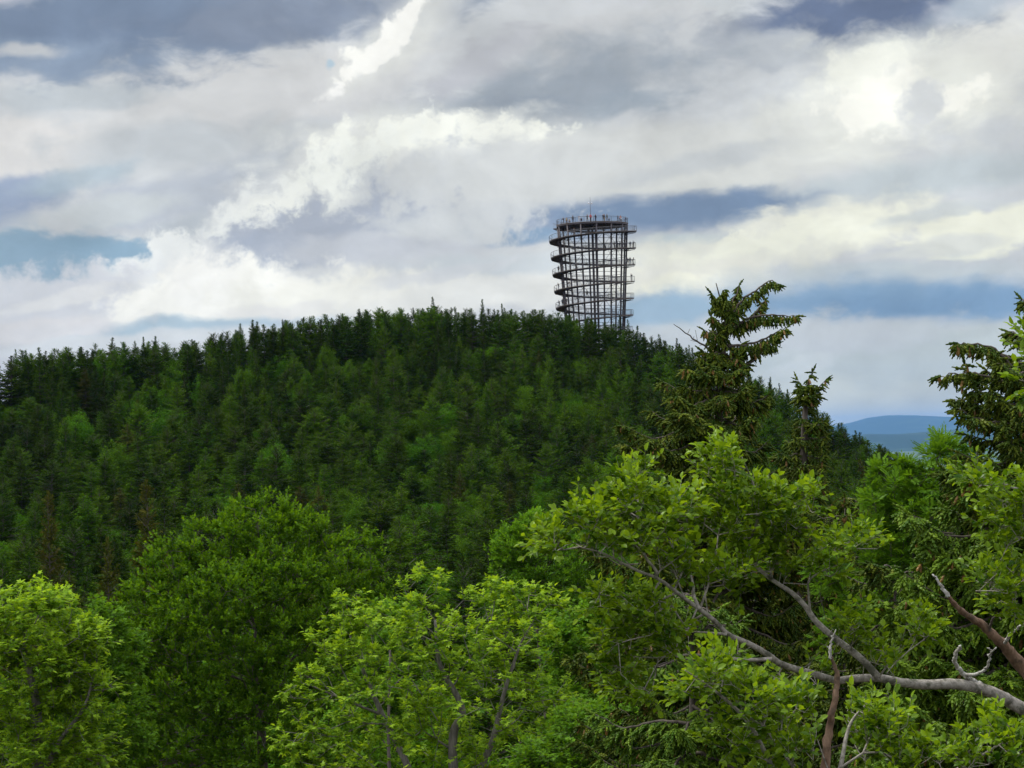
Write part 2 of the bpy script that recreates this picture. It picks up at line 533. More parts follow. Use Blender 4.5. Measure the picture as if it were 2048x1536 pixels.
class Acc:
    """collects geometry with tint and material index"""

    def __init__(s):
        s.V, s.F3, s.F4, s.T3, s.T4, s.M3, s.M4, s.n = [], [], [], [], [], [], [], 0
        s.S3, s.S4 = [], []

    def add(s, V, F3=None, F4=None, tint=0.5, mi=0, sm=False):
        for Fx, L, T, Mx, Sx in ((F3, s.F3, s.T3, s.M3, s.S3), (F4, s.F4, s.T4, s.M4, s.S4)):
            if Fx is not None and len(Fx):
                L.append(np.asarray(Fx) + s.n)
                T.append(np.broadcast_to(np.asarray(tint, dtype=float), (len(Fx),)) if np.ndim(tint) == 0 or len(tint) == len(Fx) else np.repeat(tint, len(Fx) // len(tint)))
                Mx.append(np.full(len(Fx), mi))
                Sx.append(np.full(len(Fx), sm))
        s.V.append(np.asarray(V).reshape(-1, 3))
        s.n += len(s.V[-1])

    def make(s, name, materials, parent=None):
        fs, t, m, sm = [], [], [], []
        for L, T, Mx, Sx in ((s.F3, s.T3, s.M3, s.S3), (s.F4, s.T4, s.M4, s.S4)):
            if L:
                fs.append(np.concatenate(L))
                t.append(np.concatenate(T))
                m.append(np.concatenate(Mx))
                sm.append(np.concatenate(Sx))
        return build(name, np.concatenate(s.V), fs, materials, parent, np.concatenate(t), np.concatenate(m), np.concatenate(sm))


def frusta(P0, P1, R0, R1, k=5):
    """tapered prisms along each edge"""
    P0, P1 = np.asarray(P0, float), np.asarray(P1, float)
    n = len(P0)
    d = norm(P1 - P0)
    ref = np.where(np.abs(d[:, 2:3]) > 0.9, np.array([[1.0, 0, 0]]), np.array([[0, 0, 1.0]]))
    u = norm(np.cross(d, ref))
    w = np.cross(d, u)
    a = np.arange(k) * 2 * math.pi / k
    ring = u[:, None, :] * np.cos(a)[None, :, None] + w[:, None, :] * np.sin(a)[None, :, None]
    A = P0[:, None] + ring * np.asarray(R0)[:, None, None]
    B = P1[:, None] + ring * np.asarray(R1)[:, None, None]
    V = np.concatenate([A, B], 1).reshape(-1, 3)
    i = np.arange(k)
    j = (i + 1) % k
    f = np.stack([i, j, j + k, i + k], 1)
    Fq = (f[None] + (np.arange(n) * 2 * k)[:, None, None]).reshape(-1, 4)
    return V, Fq


def tube(P, R, k=8, caps=True, rough=0.0, rng=None):
    """one smooth tube along a polyline"""
    P = np.asarray(P, float)
    n = len(P)
    R = np.broadcast_to(np.asarray(R, float), (n,))
    T = norm(np.gradient(P, axis=0))
    ref = np.array([0, 0, 1.0]) if abs(T[0][2]) < 0.9 else np.array([1.0, 0, 0])
    u = norm(np.cross(T[0], ref))
    Vs = []
    a = np.arange(k) * 2 * math.pi / k
    for i in range(n):
        u = u - T[i] * np.dot(u, T[i])
        u = u / max(np.linalg.norm(u), 1e-9)
        w = np.cross(T[i], u)
        rr = R[i] * (1 + (rng.uniform(-rough, rough, k) if rng is not None else 0))
        rr = np.broadcast_to(rr, (k,))
        Vs.append(P[i] + (u[None] * np.cos(a)[:, None] + w[None] * np.sin(a)[:, None]) * rr[:, None])
    V = np.concatenate(Vs)
    i = np.arange(k)
    j = (i + 1) % k
    f = np.stack([i, j, j + k, i + k], 1)
    Fq = (f[None] + (np.arange(n - 1) * k)[:, None, None]).reshape(-1, 4)
    F3 = None
    if caps:
        V = np.concatenate([V, P[:1], P[-1:]])
        c0, c1 = n * k, n * k + 1
        F3 = np.concatenate([np.stack([j, i, np.full(k, c0)], 1), np.stack([i + (n - 1) * k, j + (n - 1) * k, np.full(k, c1)], 1)])
    return V, F3, Fq


def smooth_path(P, n=6, jit=0.0, rng=None):
    """Catmull-Rom through the points"""
    P = np.asarray(P, float)
    Q = np.concatenate([2 * P[:1] - P[1:2], P, 2 * P[-1:] - P[-2:-1]])
    out = []
    for i in range(1, len(Q) - 2):
        for t in np.arange(n) / n:
            p0, p1, p2, p3 = Q[i - 1], Q[i], Q[i + 1], Q[i + 2]
            out.append(0.5 * (2 * p1 + (p2 - p0) * t + (2 * p0 - 5 * p1 + 4 * p2 - p3) * t * t + (3 * p1 - p0 - 3 * p2 + p3) * t ** 3))
    out.append(P[-1])
    out = np.array(out)
    if jit and rng is not None:
        out[1:-1] += rng.normal(0, jit, (len(out) - 2, 3))
    return out


# leaf templates: x along the leaf, y across, z = face normal
def T_diamond(w=0.5, fold=0.08):
    V = np.array([(0, 0, 0), (0.5, w / 2, fold), (1, 0, 0), (0.5, -w / 2, fold)])
    return V, np.array([(0, 2, 1), (0, 3, 2)])


def T_oval(w=0.62, fold=0.07, curl=0.12):
    mid = [(0, 0, 0), (0.33, 0, 0), (0.68, 0, -curl * 0.3), (1, 0, -curl)]
    L = [(0.16, w * .34, fold * .6), (0.42, w * .5, fold), (0.74, w * .38, fold * .6 - curl * .3)]
    V = np.array(mid + L + [(x, -y, z) for x, y, z in L])
    Fs = [(0, 1, 4), (1, 5, 4), (1, 2, 5), (2, 6, 5), (2, 3, 6), (0, 7, 1), (1, 7, 8), (1, 8, 2), (2, 8, 9), (2, 9, 3)]
    return V, np.array(Fs)


def T_maple():
    out = []
    for a, r in ((-150, .30), (-112, .62), (-88, .33), (-52, .82), (-26, .42), (0, 1.0), (26, .42), (52, .82), (88, .33), (112, .62), (150, .30)):
        a = math.radians(a)
        out.append((0.30 + 0.70 * r * math.cos(a), 0.72 * r * math.sin(a), -0.10 * r * r + 0.05 * math.sin(3 * a)))
    V = np.array([(0.28, 0, 0.03)] + out)
    k = len(out)
    return V, np.array([(0, i + 1, i + 2) for i in range(k - 1)] + [(0, k, 1)])


def T_pinnate(npair=6):
    V, Fs = [], []

    def leaflet(o, ang, L, w):
        b = len(V)
        c, s = math.cos(ang), math.sin(ang)
        for x, y, z in ((0, 0, 0), (0.5, w / 2, 0.03), (1, 0, -0.04), (0.5, -w / 2, 0.03)):
            V.append((o + (x * c - y * s) * L, (x * s + y * c) * L, z * L - 0.18 * o * o))
        Fs.extend([(b, b + 2, b + 1), (b, b + 3, b + 2)])
    for i in range(npair):
        o = 0.18 + 0.62 * i / npair
        for s in (-1, 1):
            leaflet(o, s * math.radians(66), 0.34, 0.34)
    leaflet(0.80, 0, 0.30, 0.36)
    return np.array(V), np.array(Fs)


def T_spindle(k=4, rad=0.13, rings=7, jag=0.35, droop=0.0):
    xs = np.linspace(0, 1, rings)
    V = []
    for i, x in enumerate(xs):
        r = rad * (math.sin(math.pi * min(1, (x * 0.86 + 0.10))) ** 0.55) * (1 - jag if i % 2 else 1.0)
        for j in range(k):
            a = 2 * math.pi * (j + 0.5 * (i % 2)) / k
            V.append((x - (0.06 if i % 2 else 0), math.cos(a) * r, math.sin(a) * r - droop * x * x))
    Fq = [(i * k + j, i * k + (j + 1) % k, (i + 1) * k + (j + 1) % k, (i + 1) * k + j) for i in range(rings - 1) for j in range(k)]
    return np.array(V), np.array(Fq)


def place(acc, T, O, D, Nn, size, tint, mi=0, width=None):
    """put a copy of template T at each O, x axis along D, normal near Nn"""
    V, Fs = T
    D = norm(D)
    Sd = norm(np.cross(Nn, D))
    Nn = np.cross(D, Sd)
    size = np.broadcast_to(np.asarray(size, float), (len(O),))
    wd = size if width is None else np.broadcast_to(np.asarray(width, float), (len(O),))
    P = (O[:, None] + D[:, None] * (V[None, :, 0:1] * size[:, None, None]) + Sd[:, None] * (V[None, :, 1:2] * wd[:, None, None])
         + Nn[:, None] * (V[None, :, 2:3] * wd[:, None, None]))
    Fx = (Fs[None] + (np.arange(len(O)) * len(V))[:, None, None]).reshape(-1, Fs.shape[1])
    tt = np.repeat(np.broadcast_to(tint, (len(O),)), len(Fs))
    if Fs.shape[1] == 3:
        acc.add(P, F3=Fx, tint=tt, mi=mi)
    else:
        acc.add(P, F4=Fx, tint=tt, mi=mi)


def rdir(n, rng):
    return norm(rng.normal(size=(n, 3)))


UP = np.array([0, 0, 1.0])


def leafy_shoots(acc, T, O, D, L, nleaf, size, rng, spread=55, flat=0.6, droop=0.25, tintf=None, mi=0, gap0=0.1):
    """nleaf leaves along each shoot (origin O, direction D, length L)"""
    n = len(O)
    L = np.broadcast_to(np.asarray(L, float), (n,))
    D = norm(D)
    side = norm(np.cross(D, UP + 1e-3))
    tb = rng.uniform(0, 1, n) if tintf is None else tintf
    for i in range(nleaf):
        t = gap0 + (1 - gap0) * (i + 0.5) / nleaf
        s = 1 if i % 2 else -1
        a = math.radians(spread) * rng.uniform(0.6, 1.2, n)
        tw = rng.uniform(-0.9, 0.9, n)
        pr = norm(side * s + np.cross(D, side) * tw[:, None])
        d = D * np.cos(a)[:, None] + pr * np.sin(a)[:, None]
        if i == nleaf - 1:
            d = D + rng.normal(0, 0.2, (n, 3))
        d = norm(d - UP * droop * rng.uniform(0.3, 1.5, n)[:, None])
        nn = norm(UP * flat + rdir(n, rng) * (1 - flat) * 1.2 + D * 0.15)
        o = O + D * (L * t)[:, None] + rng.normal(0, 0.01, (n, 3)) * L[:, None]
        sz = size * rng.uniform(0.65, 1.2, n)
        place(acc, T, o, d, nn, sz, np.clip(tb * 0.6 + rng.uniform(0, 0.4, n) - 0.08 + (0.28 if i >= nleaf - 2 else 0), 0, 1), mi)   # tint is raised on the last leaves of each shoot


def grow(nodes, parents, attract, seg=0.4, w=0.3, rng=None, jit=0.06, maxd=None):
    """branching skeleton: each attractor joins its best node through small steps"""
    cap = 60000
    NP = np.zeros((cap, 3))
    PL = np.zeros(cap)
    par = list(parents)
    n = len(nodes)
    NP[:n] = nodes
    for i in range(1, n):
        if par[i] >= 0:
            PL[i] = PL[par[i]] + np.linalg.norm(NP[i] - NP[par[i]])
    order = np.argsort(np.min(np.linalg.norm(attract[:, None] - np.asarray(nodes)[None, ::max(1, len(nodes) // 40)], axis=2), axis=1))
    tips = []
    for ai in order:
        a = attract[ai]
        d = np.linalg.norm(NP[:n] - a, axis=1)
        c = d + w * PL[:n]
        b = int(np.argmin(c))
        L = d[b]
        if maxd and L > maxd:
            continue
        k = max(1, int(L / seg))
        p0 = NP[b].copy()
        pv = norm(p0 - NP[par[b]]) if par[b] >= 0 else np.zeros(3)
        ctrl = p0 + pv * L * 0.35
        prev = b
        for s in range(1, k + 1):
            t = s / k
            q = (1 - t) ** 2 * p0 + 2 * t * (1 - t) * ctrl + t * t * a
            if s < k and rng is not None:
                q = q + rng.normal(0, jit * seg, 3)
            NP[n] = q
            PL[n] = PL[prev] + np.linalg.norm(q - NP[prev])
            par.append(prev)
            prev = n
            n += 1
        tips.append(prev)
    return NP[:n].copy(), np.array(par), np.array(tips)


def radii(par, n, r0=0.006, p=2.4, fixed=None):
    r = np.zeros(n)
    for i in range(n - 1, -1, -1):
        if r[i] == 0:
            r[i] = r0 ** p
        if par[i] >= 0:
            r[par[i]] += r[i]
    r = r ** (1 / p)
    if fixed is not None:
        m = ~np.isnan(fixed)
        r[:len(fixed)][m] = fixed[m]
    return r


# ---------------------------------------------------------------- terrain
# tree-top line of the wooded hill: skyline in the photo and how it sinks towards us
_sk = [(-700, 790), (-400, 735), (0, 708), (120, 696), (250, 682), (350, 684), (450, 664), (600, 636), (730, 618), (850, 614), (1000, 618),
       (1100, 618), (1187, 632), (1260, 652), (1330, 680), (1420, 708), (1500, 744), (1580, 790), (1650, 828), (1720, 866), (1780, 898),
       (1840, 936), (1900, 985), (2048, 1060), (2400, 1170), (2900, 1300)]
_ska = np.array([[ray(x, y).x / ray(x, y).y, ray(x, y).z / ray(x, y).y] for x, y in _sk])
_pY = np.array([0, 60, 120, 220, 290, 350, 400, 440, 480, 520, 560], float)
_pE = np.array([0, 0, (880 - 1290), (880 - 1190), (880 - 1110), (880 - 1045), (880 - 965), (880 - 888), (880 - 800), (880 - 712), (880 - 625)], float) / F
HT = 15.0


def ridge_y(a):
    return 562 - 45 * np.clip(-a / 0.22, 0, 1) ** 1.5 - 70 * np.clip((a - 0.05) / 0.2, 0, 1.2)


def ground(X, Y):
    X, Y = np.asarray(X, float), np.asarray(Y, float)
    Ys = np.maximum(Y, 1.0)
    a = np.clip(X / Ys, -0.6, 0.6)
    yr = ridge_y(a)
    er = np.interp(a, _ska[:, 0], _ska[:, 1])
    yy = np.where(Ys > 350, 350 + (np.minimum(Ys, yr) - 350) * 210 / (yr - 350), Ys)     # squeeze the slope to the ridge
    e = np.interp(yy, _pY, _pE)
    e350, eR = _pE[5], _pE[10]
    w = np.clip((e - e350) / (eR - e350), 0, 1)
    e = np.where(Ys > 350, e350 + w * (er - e350), e)
    top = e * np.minimum(Ys, yr)
    g = top - HT
    near = np.clip((130 - Ys) / 70, 0, 1)
    g = g * (1 - near) + (-21.0) * near
    beyond = np.maximum(Ys - yr, 0)
    g = np.where(beyond > 0, np.maximum(g - 0.0022 * beyond ** 2, -78), g)
    far = np.clip((Ys - 1500) / 16000, 0, 1)
    g = g + far * (14 * np.sin(X / 2900.0 + 1) * np.sin(Ys / 4300.0) - 250)
    g = g + 0.5 * np.sin(X / 9.0) * np.sin(Ys / 11.0) * np.clip(Ys / 60, 0, 1)
    return np.maximum(g, -345)


ys = np.unique(np.concatenate([np.arange(-150, 0, 25), np.arange(0, 700, 6), np.arange(700, 1500, 40), np.geomspace(1500, 95000, 76)]))
us = np.linspace(-1, 1, 161)
U, YY = np.meshgrid(us, ys)
XX = U * np.abs(U) ** 0.3 * (320 + np.maximum(YY, 0) * 0.62)
ZZ = ground(XX, YY)
Vt = np.stack([XX, YY, ZZ], -1).reshape(-1, 3)
nr, nc = XX.shape
ii, jj = np.meshgrid(np.arange(nr - 1), np.arange(nc - 1), indexing='ij')
q0 = (ii * nc + jj).ravel()
Ft = np.stack([q0, q0 + 1, q0 + nc + 1, q0 + nc], 1)
gm, gt = mat('forest_floor_and_fields')
co = N(gt, 'ShaderNodeTexCoord')
n1 = noise(gt, co.outputs['Object'], 0.35, 6, 0.6)
c1 = mixc(gt, n1.outputs['Fac'], (0.018, 0.022, 0.010), (0.050, 0.045, 0.022))
vo = N(gt, 'ShaderNodeTexVoronoi')
link(gt, co.outputs['Object'], vo.inputs['Vector'])
vo.inputs['Scale'].default_value = 0.0011
sep = N(gt, 'ShaderNodeSeparateXYZ')
link(gt, vo.outputs['Color'], sep.inputs[0])
c2 = mixc(gt, sep.outputs[0], (0.03, 0.06, 0.02), (0.12, 0.16, 0.05))
sp = N(gt, 'ShaderNodeSeparateXYZ')
link(gt, co.outputs['Object'], sp.inputs[0])
far_f = mth(gt, 'GREATER_THAN', sp.outputs[1], 1600.0)
c3 = mixc(gt, far_f, c1, c2)
gp = N(gt, 'ShaderNodeBsdfPrincipled')
gp.inputs['Roughness'].default_value = 0.95
gp.inputs['Specular IOR Level'].default_value = 0.1
link(gt, c3, gp.inputs['Base Color'])
go = N(gt, 'ShaderNodeOutputMaterial')
link(gt, gp.outputs[0], go.inputs[0])
tag(build('terrain', Vt, [Ft], gm, smooth=True), kind='structure')

# distant hills: wooded ridges kilometres away
hm, ht = mat('distant_woods_and_meadows')
co = N(ht, 'ShaderNodeTexCoord')
n1 = noise(ht, co.outputs['Object'], 0.0007, 6, 0.65)
mr = N(ht, 'ShaderNodeMapRange')
link(ht, n1.outputs['Fac'], mr.inputs[0])
mr.inputs[1].default_value, mr.inputs[2].default_value = 0.52, 0.60
n2 = noise(ht, co.outputs['Object'], 0.02, 4, 0.6)
wood = mixc(ht, n2.outputs['Fac'], (0.010, 0.026, 0.010), (0.022, 0.045, 0.016))
hc = mixc(ht, mr.outputs[0], wood, (0.035, 0.065, 0.028))
hp = N(ht, 'ShaderNodeBsdfPrincipled')
hp.inputs['Roughness'].default_value = 0.95
hp.inputs['Specular IOR Level'].default_value = 0.05
link(ht, hc, hp.inputs['Base Color'])
ho = N(ht, 'ShaderNodeOutputMaterial')
link(ht, hp.outputs[0], ho.inputs[0])


def hill_ridge(name, Y0, depth, pts, base, seed):
    rng = np.random.default_rng(seed)
    px = np.linspace(-2600, 4600, 240)
    top = np.interp(px, [p[0] for p in pts], [p[1] for p in pts])
    ph = rng.uniform(0, 6, 6)
    top = top + sum(2.0 / (k + 1) * np.sin(px / (60 / (k + 1)) + ph[k]) for k in range(5)) * 0.45
    rows = []
    for k, s in enumerate(np.linspace(-1, 1, 26)):
        prof = math.cos(s * math.pi / 2) ** 1.3 if abs(s) < 1 else 0
        P = []
        for x, y in zip(px, top):
            r = ray(x, y)
            zt = r.z / r.y * Y0
            Yp = Y0 + depth * s
            wob = 1 + 0.16 * math.sin(x / 170 + k * 0.5) * (1 - abs(s)) * abs(s) * 3
            P.append((r.x / r.y * Y0, Yp, base + (zt - base) * min(prof * wob, 1.0 if abs(s) < .05 else 0.985)))
        rows.append(P)
    V = np.array(rows).reshape(-1, 3)
    nr, nc = 26, len(px)
    i, j = np.meshgrid(np.arange(nr - 1), np.arange(nc - 1), indexing='ij')
    q = (i * nc + j).ravel()
    Fq = np.stack([q, q + 1, q + nc + 1, q + nc], 1)
    return tag(build(name, V, [Fq], hm, smooth=True), kind='structure')


hill_ridge('distant_hills', 75000, 12500, [(-2600, 800), (0, 810), (1200, 838), (1620, 856), (1695, 848), (1735, 836), (1775, 831), (1850, 831), (1900, 833), (1950, 829), (2048, 836), (2600, 820), (4600, 800)], -345, 3)
hill_ridge('wooded_hills', 38500, 5600, [(-2600, 850), (0, 860), (1500, 885), (1700, 872), (1740, 867), (1800, 868), (1880, 860), (1950, 854), (2048, 850), (2600, 842), (4600, 830)], -345, 8)

# ---------------------------------------------------------------- hillside tree prototypes (one mesh: crown + trunk)
def proto_conifer(name, H, R, seed, m, sl=0.5, sw=0.15, dens=1.0, taper=0.85, bare=0.10, ragged=0.25, up=0.15, tops=1):
    rng = np.random.default_rng(seed)
    acc = Acc()
    lean = rng.normal(0, 0.015, 2)
    zs = np.linspace(-0.5, H, 9)
    P = np.stack([lean[0] * zs + 0.05 * np.sin(zs), lean[1] * zs, zs], 1)
    tv = tube(P, np.interp(zs, [0, H], [H * 0.0105, 0.015]), 6, rng=rng, rough=0.05)
    acc.add(tv[0], tv[1], tv[2], mi=1, sm=True)
    O, D, Nn, SZ = [], [], [], []
    bp0, bp1, br0 = [], [], []
    z = H * bare
    side = 1 + 0.25 * rng.normal(size=8)
    while z < H - 0.25:
        t = z / H
        nb = int(rng.integers(6, 10) * (1 if t < 0.9 else 0.7))
        for b in range(nb):
            aa = rng.uniform(0, 2 * math.pi)
            prof = (1 - t) ** taper * (0.55 + 0.45 * min(1, t / 0.25))
            L = R * prof * rng.uniform(1 - ragged * 1.6, 1 + ragged) * np.clip(side[int(aa / 0.786) % 8], .6, 1.3) + 0.22
            el0 = math.radians(np.interp(t, [0, 0.5, 0.85, 1], [-22, -6, 22, 55]) + rng.normal(0, 7))
            dh = np.array([math.cos(aa), math.sin(aa), 0])
            o = np.array([lean[0] * z, lean[1] * z, z])
            n = max(3, int(L / 0.17 * dens))
            s = np.linspace(0.18, 1, n)
            pts = o + dh * (s * L * math.cos(el0))[:, None] + UP * (s * L * math.sin(el0) + up * L * (s ** 2 - s * 0.6))[:, None]
            bp0.append(o)
            bp1.append(pts[-1])
            br0.append(0.02 + 0.012 * L)
            lat = np.cross(dh, UP)
            for q in (-1, 1):
                d = dh * 0.62 + lat * q * 0.75 + UP * (math.sin(el0) * 0.5 - 0.10)
                O.append(pts + rng.normal(0, 0.04, pts.shape))
                D.append(np.tile(d, (n, 1)) + rng.normal(0, 0.25, (n, 3)))
                Nn.append(np.tile(UP, (n, 1)) + rng.normal(0, 0.45, (n, 3)))
                SZ.append(sl * (0.45 + 0.65 * (1 - np.abs(s - 0.55))) * rng.uniform(0.7, 1.2, n) * (0.6 if t > 0.88 else 1))
            O.append(pts[-1:])
            D.append(dh[None] + UP * 0.25 + rng.normal(0, 0.15, (1, 3)))
            Nn.append(UP[None] + rng.normal(0, .3, (1, 3)))
            SZ.append(np.array([sl * 0.6]))
        z += rng.uniform(0.26, 0.46) * (1 if t < 0.85 else 0.75)
    for q_ in range(5):
        O.append(np.array([[lean[0] * H, lean[1] * H, H - 0.1 - 0.28 * q_]]).repeat(3, 0))
        D.append(rdir(3, rng) * (0.5 + .1 * q_) + UP * 0.9)
        Nn.append(rdir(3, rng))
        SZ.append(np.full(3, 0.38 + .05 * q_))
    O.append(np.array([[lean[0] * H, lean[1] * H, H - 0.3]]).repeat(4, 0))
    D.append(np.array([[0, 0, 1.], [0.25, 0, 1], [-0.2, 0.15, 1], [0, -.25, 1]]))
    Nn.append(rdir(4, rng))
    SZ.append(np.full(4, 0.55))
    O, D, Nn, SZ = map(np.concatenate, (O, D, Nn, SZ))
    place(acc, T_diamond(0.34, 0.10), O, D, Nn, SZ, rng.uniform(0, 1, len(O)) ** 1.3)
    v, f = frusta(bp0, bp1, br0, np.array(br0) * 0.3, 3)
    acc.add(v, F4=f, mi=1)
    o = acc.make(name, [m, M['bark']])
    return o


def proto_broad(name, H, R, seed, m, leaf=0.30, n_att=260, per=34, z0=0.22):
    rng = np.random.default_rng(seed)
    acc = Acc()
    # crown as a handful of overlapping lobes
    lobes = [(np.array([0, 0, H * 0.60]), np.array([R * .85, R * .85, H * 0.34]))]
    for i in range(7):
        a = rng.uniform(0, 6.28)
        h = rng.uniform(0.38, 0.82)
        rr = R * rng.uniform(0.35, 0.62) * (1.25 - 0.6 * h)
        lobes.append((np.array([math.cos(a) * rr, math.sin(a) * rr, H * h]), np.array([1, 1, 1.0]) * R * rng.uniform(0.38, 0.58)))
    A = []
    while len(A) < n_att:
        c, r = lobes[rng.integers(len(lobes))]
        u = rdir(1, rng)[0] * rng.uniform(0.55, 1.0) ** 0.5
        p = c + u * r
        if H * z0 < p[2] < H:
            A.append(p)
    A = np.array(A)
    zs = np.linspace(-0.5, H * 0.55, 8)
    nodes = np.stack([0.1 * np.sin(zs), 0.1 * np.cos(zs * .8), zs], 1)
    P, par, tips = grow(nodes, [-1] + list(range(7)), A, 0.8, 0.4, rng)
    r = radii(par, len(P), 0.012, 2.3)
    i = np.arange(1, len(P))
    v, f = frusta(P[par[i]], P[i], r[par[i]] * 0.9, r[i], 4)
    acc.add(v, F4=f, mi=1)
    C = P[tips]
    cl = rng.uniform(0, 1, len(C))
    O = (C[:, None] + rng.normal(0, 0.34, (len(C), per, 3))).reshape(-1, 3)
    D = norm(rng.normal(0, 1, O.shape) + norm(O - np.array([0, 0, H * .5])) * 0.7 - UP * 0.1)
    place(acc, T_diamond(0.62, 0.10), O, D, UP * 0.8 + rng.normal(0, 0.7, O.shape), leaf * rng.uniform(0.6, 1.2, len(O)),
          np.clip(np.repeat(cl, per) * 0.6 + rng.uniform(0, 0.4, len(O)), 0, 1))
    return acc.make(name, [m, M['bark']])


PROTO = {'spruce_tree': [], 'larch_tree': [], 'broadleaf_tree': [], 'brown_spruce': []}
for k in range(6):
    PROTO['spruce_tree'].append(proto_conifer('spruce_tree', 15.0, [3.4, 3.0, 3.9, 3.2, 3.6, 2.8][k], 100 + k, M['spruce'], 0.56, dens=1.0, taper=[.7, .6, .75, .85, .5, .65][k], ragged=[.3, .35, .3, .4, .35, .3][k]))
for k in range(5):
    PROTO['larch_tree'].append(proto_conifer('larch_tree', 15.0, [3.6, 3.9, 3.3, 4.1, 3.6][k], 200 + k, M['larch'], 0.50, dens=1.1, taper=[.7, .6, .8, .62, .72][k], ragged=0.35, up=0.3))
for k in range(4):
    PROTO['broadleaf_tree'].append(proto_broad('broadleaf_tree', 14.0, [4.0, 4.6, 3.8, 4.3][k], 300 + k, M['broad']))
for k in range(3):
    PROTO['spruce_tree'].append(proto_conifer('spruce_tree', 15.0, [2.9, 2.5, 2.7][k], 150 + k, M['spruce'], 0.52, dens=1.0, taper=[.85, .95, .8][k], ragged=.4, up=.25))
for k in range(2):
    PROTO['brown_spruce'].append(proto_conifer('spruce_tree', 15.0, [2.5, 2.8][k], 400 + k, M['brownspruce'], 0.52, dens=1.05, ragged=0.4))

used = {id(o): False for v in PROTO.values() for o in v}
TOWER_XY = at(1187, 655, 574)[:2]


def where(px, py_):
    """plain-word place on the hill for a treetop seen at px (photo pixels), used only for labels"""
    return px, py_


def to_px(p):
    d = CM.transposed() @ Vector(p)
    return 1024 + F * d.x / -d.z, 768 - F * d.y / -d.z


rt = np.random.default_rng(5)
spots = []
Y = 118.0
while Y < 592:
    sp = np.interp(Y, [118, 250, 350, 480, 545, 600], [9.0, 8.6, 7.2, 5.8, 4.5, 4.6])
    half = Y * 0.2217 * 1.05 + 26
    x = -half + rt.uniform(0, sp)
    while x < half:
        spots.append((x + rt.uniform(-.38, .38) * sp, Y + rt.uniform(-.45, .45) * sp))
        x += sp
    Y += sp * 0.9
# trees of the planting grid that nothing in the view shows
CULL = {6, 7, 8, 20, 31, 32, 44, 45, 46, 54, 58, 60, 72, 73, 74, 75, 86, 87, 88, 97, 102, 103, 104, 112, 114, 116, 117, 118, 132, 133, 135, 143, 148, 150,
151, 152, 153, 166, 167, 168, 170, 178, 180, 182, 185, 186, 187, 199, 200, 202, 203, 204, 205, 216, 223, 232, 233, 234, 239, 240, 241, 242, 251, 253,
256, 257, 258, 259, 261, 269, 270, 276, 277, 278, 279, 291, 295, 298, 301, 318, 319, 320, 321, 322, 323, 333, 339, 340, 341, 344, 354, 360, 361, 363,
364, 365, 366, 367, 377, 379, 385, 386, 387, 388, 389, 390, 401, 402, 404, 407, 410, 411, 412, 413, 425, 432, 433, 434, 435, 436, 437, 438, 439, 447,
449, 450, 458, 459, 460, 461, 463, 477, 478, 483, 484, 485, 486, 488, 489, 501, 502, 507, 508, 509, 510, 511, 512, 515, 516, 528, 535, 538, 539, 540,
542, 543, 544, 556, 558, 563, 564, 566, 567, 568, 571, 572, 573, 582, 585, 586, 592, 595, 596, 597, 598, 599, 600, 601, 612, 619, 621, 625, 626, 627,
628, 629, 630, 632, 642, 645, 646, 649, 654, 655, 656, 657, 658, 660, 662, 673, 674, 676, 680, 684, 687, 688, 689, 690, 692, 693, 694, 705, 710, 711,
714, 718, 719, 720, 721, 722, 723, 724, 725, 726, 748, 749, 750, 751, 752, 753, 754, 755, 757, 758, 759, 760, 774, 775, 776, 784, 785, 786, 787, 788,
789, 791, 792, 793, 818, 820, 821, 822, 824, 825, 826, 827, 828, 839, 845, 853, 854, 855, 856, 857, 858, 859, 860, 861, 862, 863, 878, 880, 889, 890,
891, 892, 894, 896, 897, 898, 899, 916, 925, 926, 928, 929, 930, 931, 932, 934, 935, 936, 953, 963, 964, 965, 966, 967, 968, 970, 971, 972, 973, 1002,
1003, 1004, 1005, 1007, 1009, 1010, 1011, 1012, 1042, 1043, 1044, 1045, 1047, 1048, 1049, 1050, 1051, 1069, 1082, 1083, 1085, 1087, 1088, 1089, 1090,
1121, 1122, 1123, 1124, 1126, 1129, 1130, 1131, 1132, 1164, 1165, 1169, 1171, 1172, 1173, 1174, 1186, 1203, 1204, 1206, 1207, 1210, 1212, 1213, 1214,
1215, 1216, 1250, 1251, 1253, 1256, 1257, 1258, 1259, 1293, 1294, 1295, 1297, 1298, 1300, 1301, 1302, 1303, 1304, 1324, 1337, 1338, 1341, 1345, 1346,
1347, 1348, 1382, 1383, 1384, 1385, 1387, 1390, 1391, 1392, 1393, 1394, 1427, 1429, 1430, 1431, 1433, 1434, 1435, 1438, 1439, 1440, 1441, 1476, 1477,
1478, 1484, 1485, 1486, 1487, 1525, 1528, 1531, 1532, 1533, 1534, 1535, 1536, 1555, 1562, 1564, 1575, 1576, 1581, 1582, 1584, 1585, 1586, 1606, 1614,
1625, 1626, 1633, 1634, 1635, 1636, 1637, 1676, 1677, 1678, 1684, 1685, 1686, 1687, 1688, 1689, 1730, 1732, 1733, 1738, 1740, 1741, 1742, 1743, 1744,
1785, 1786, 1791, 1794, 1795, 1796, 1797, 1798, 1799, 1843, 1844, 1847, 1852, 1853, 1854, 1855, 1856, 1902, 1904, 1906, 1910, 1911, 1912, 1913, 1914,
1915, 1961, 1971, 1972, 1973, 1974, 1990, 2021, 2024, 2025, 2034, 2035, 2081, 2082, 2086, 2087, 2095, 2096, 2097, 2121, 2183, 2217, 2218, 2221, 2222,
2271, 2285, 2290, 2326, 2353, 2356, 2357, 2358, 2399, 2400, 2421, 2422, 2425, 2488, 2489, 2490, 2491, 2537, 2544, 2559, 2608, 2609, 2626, 2627, 2628,
2754}
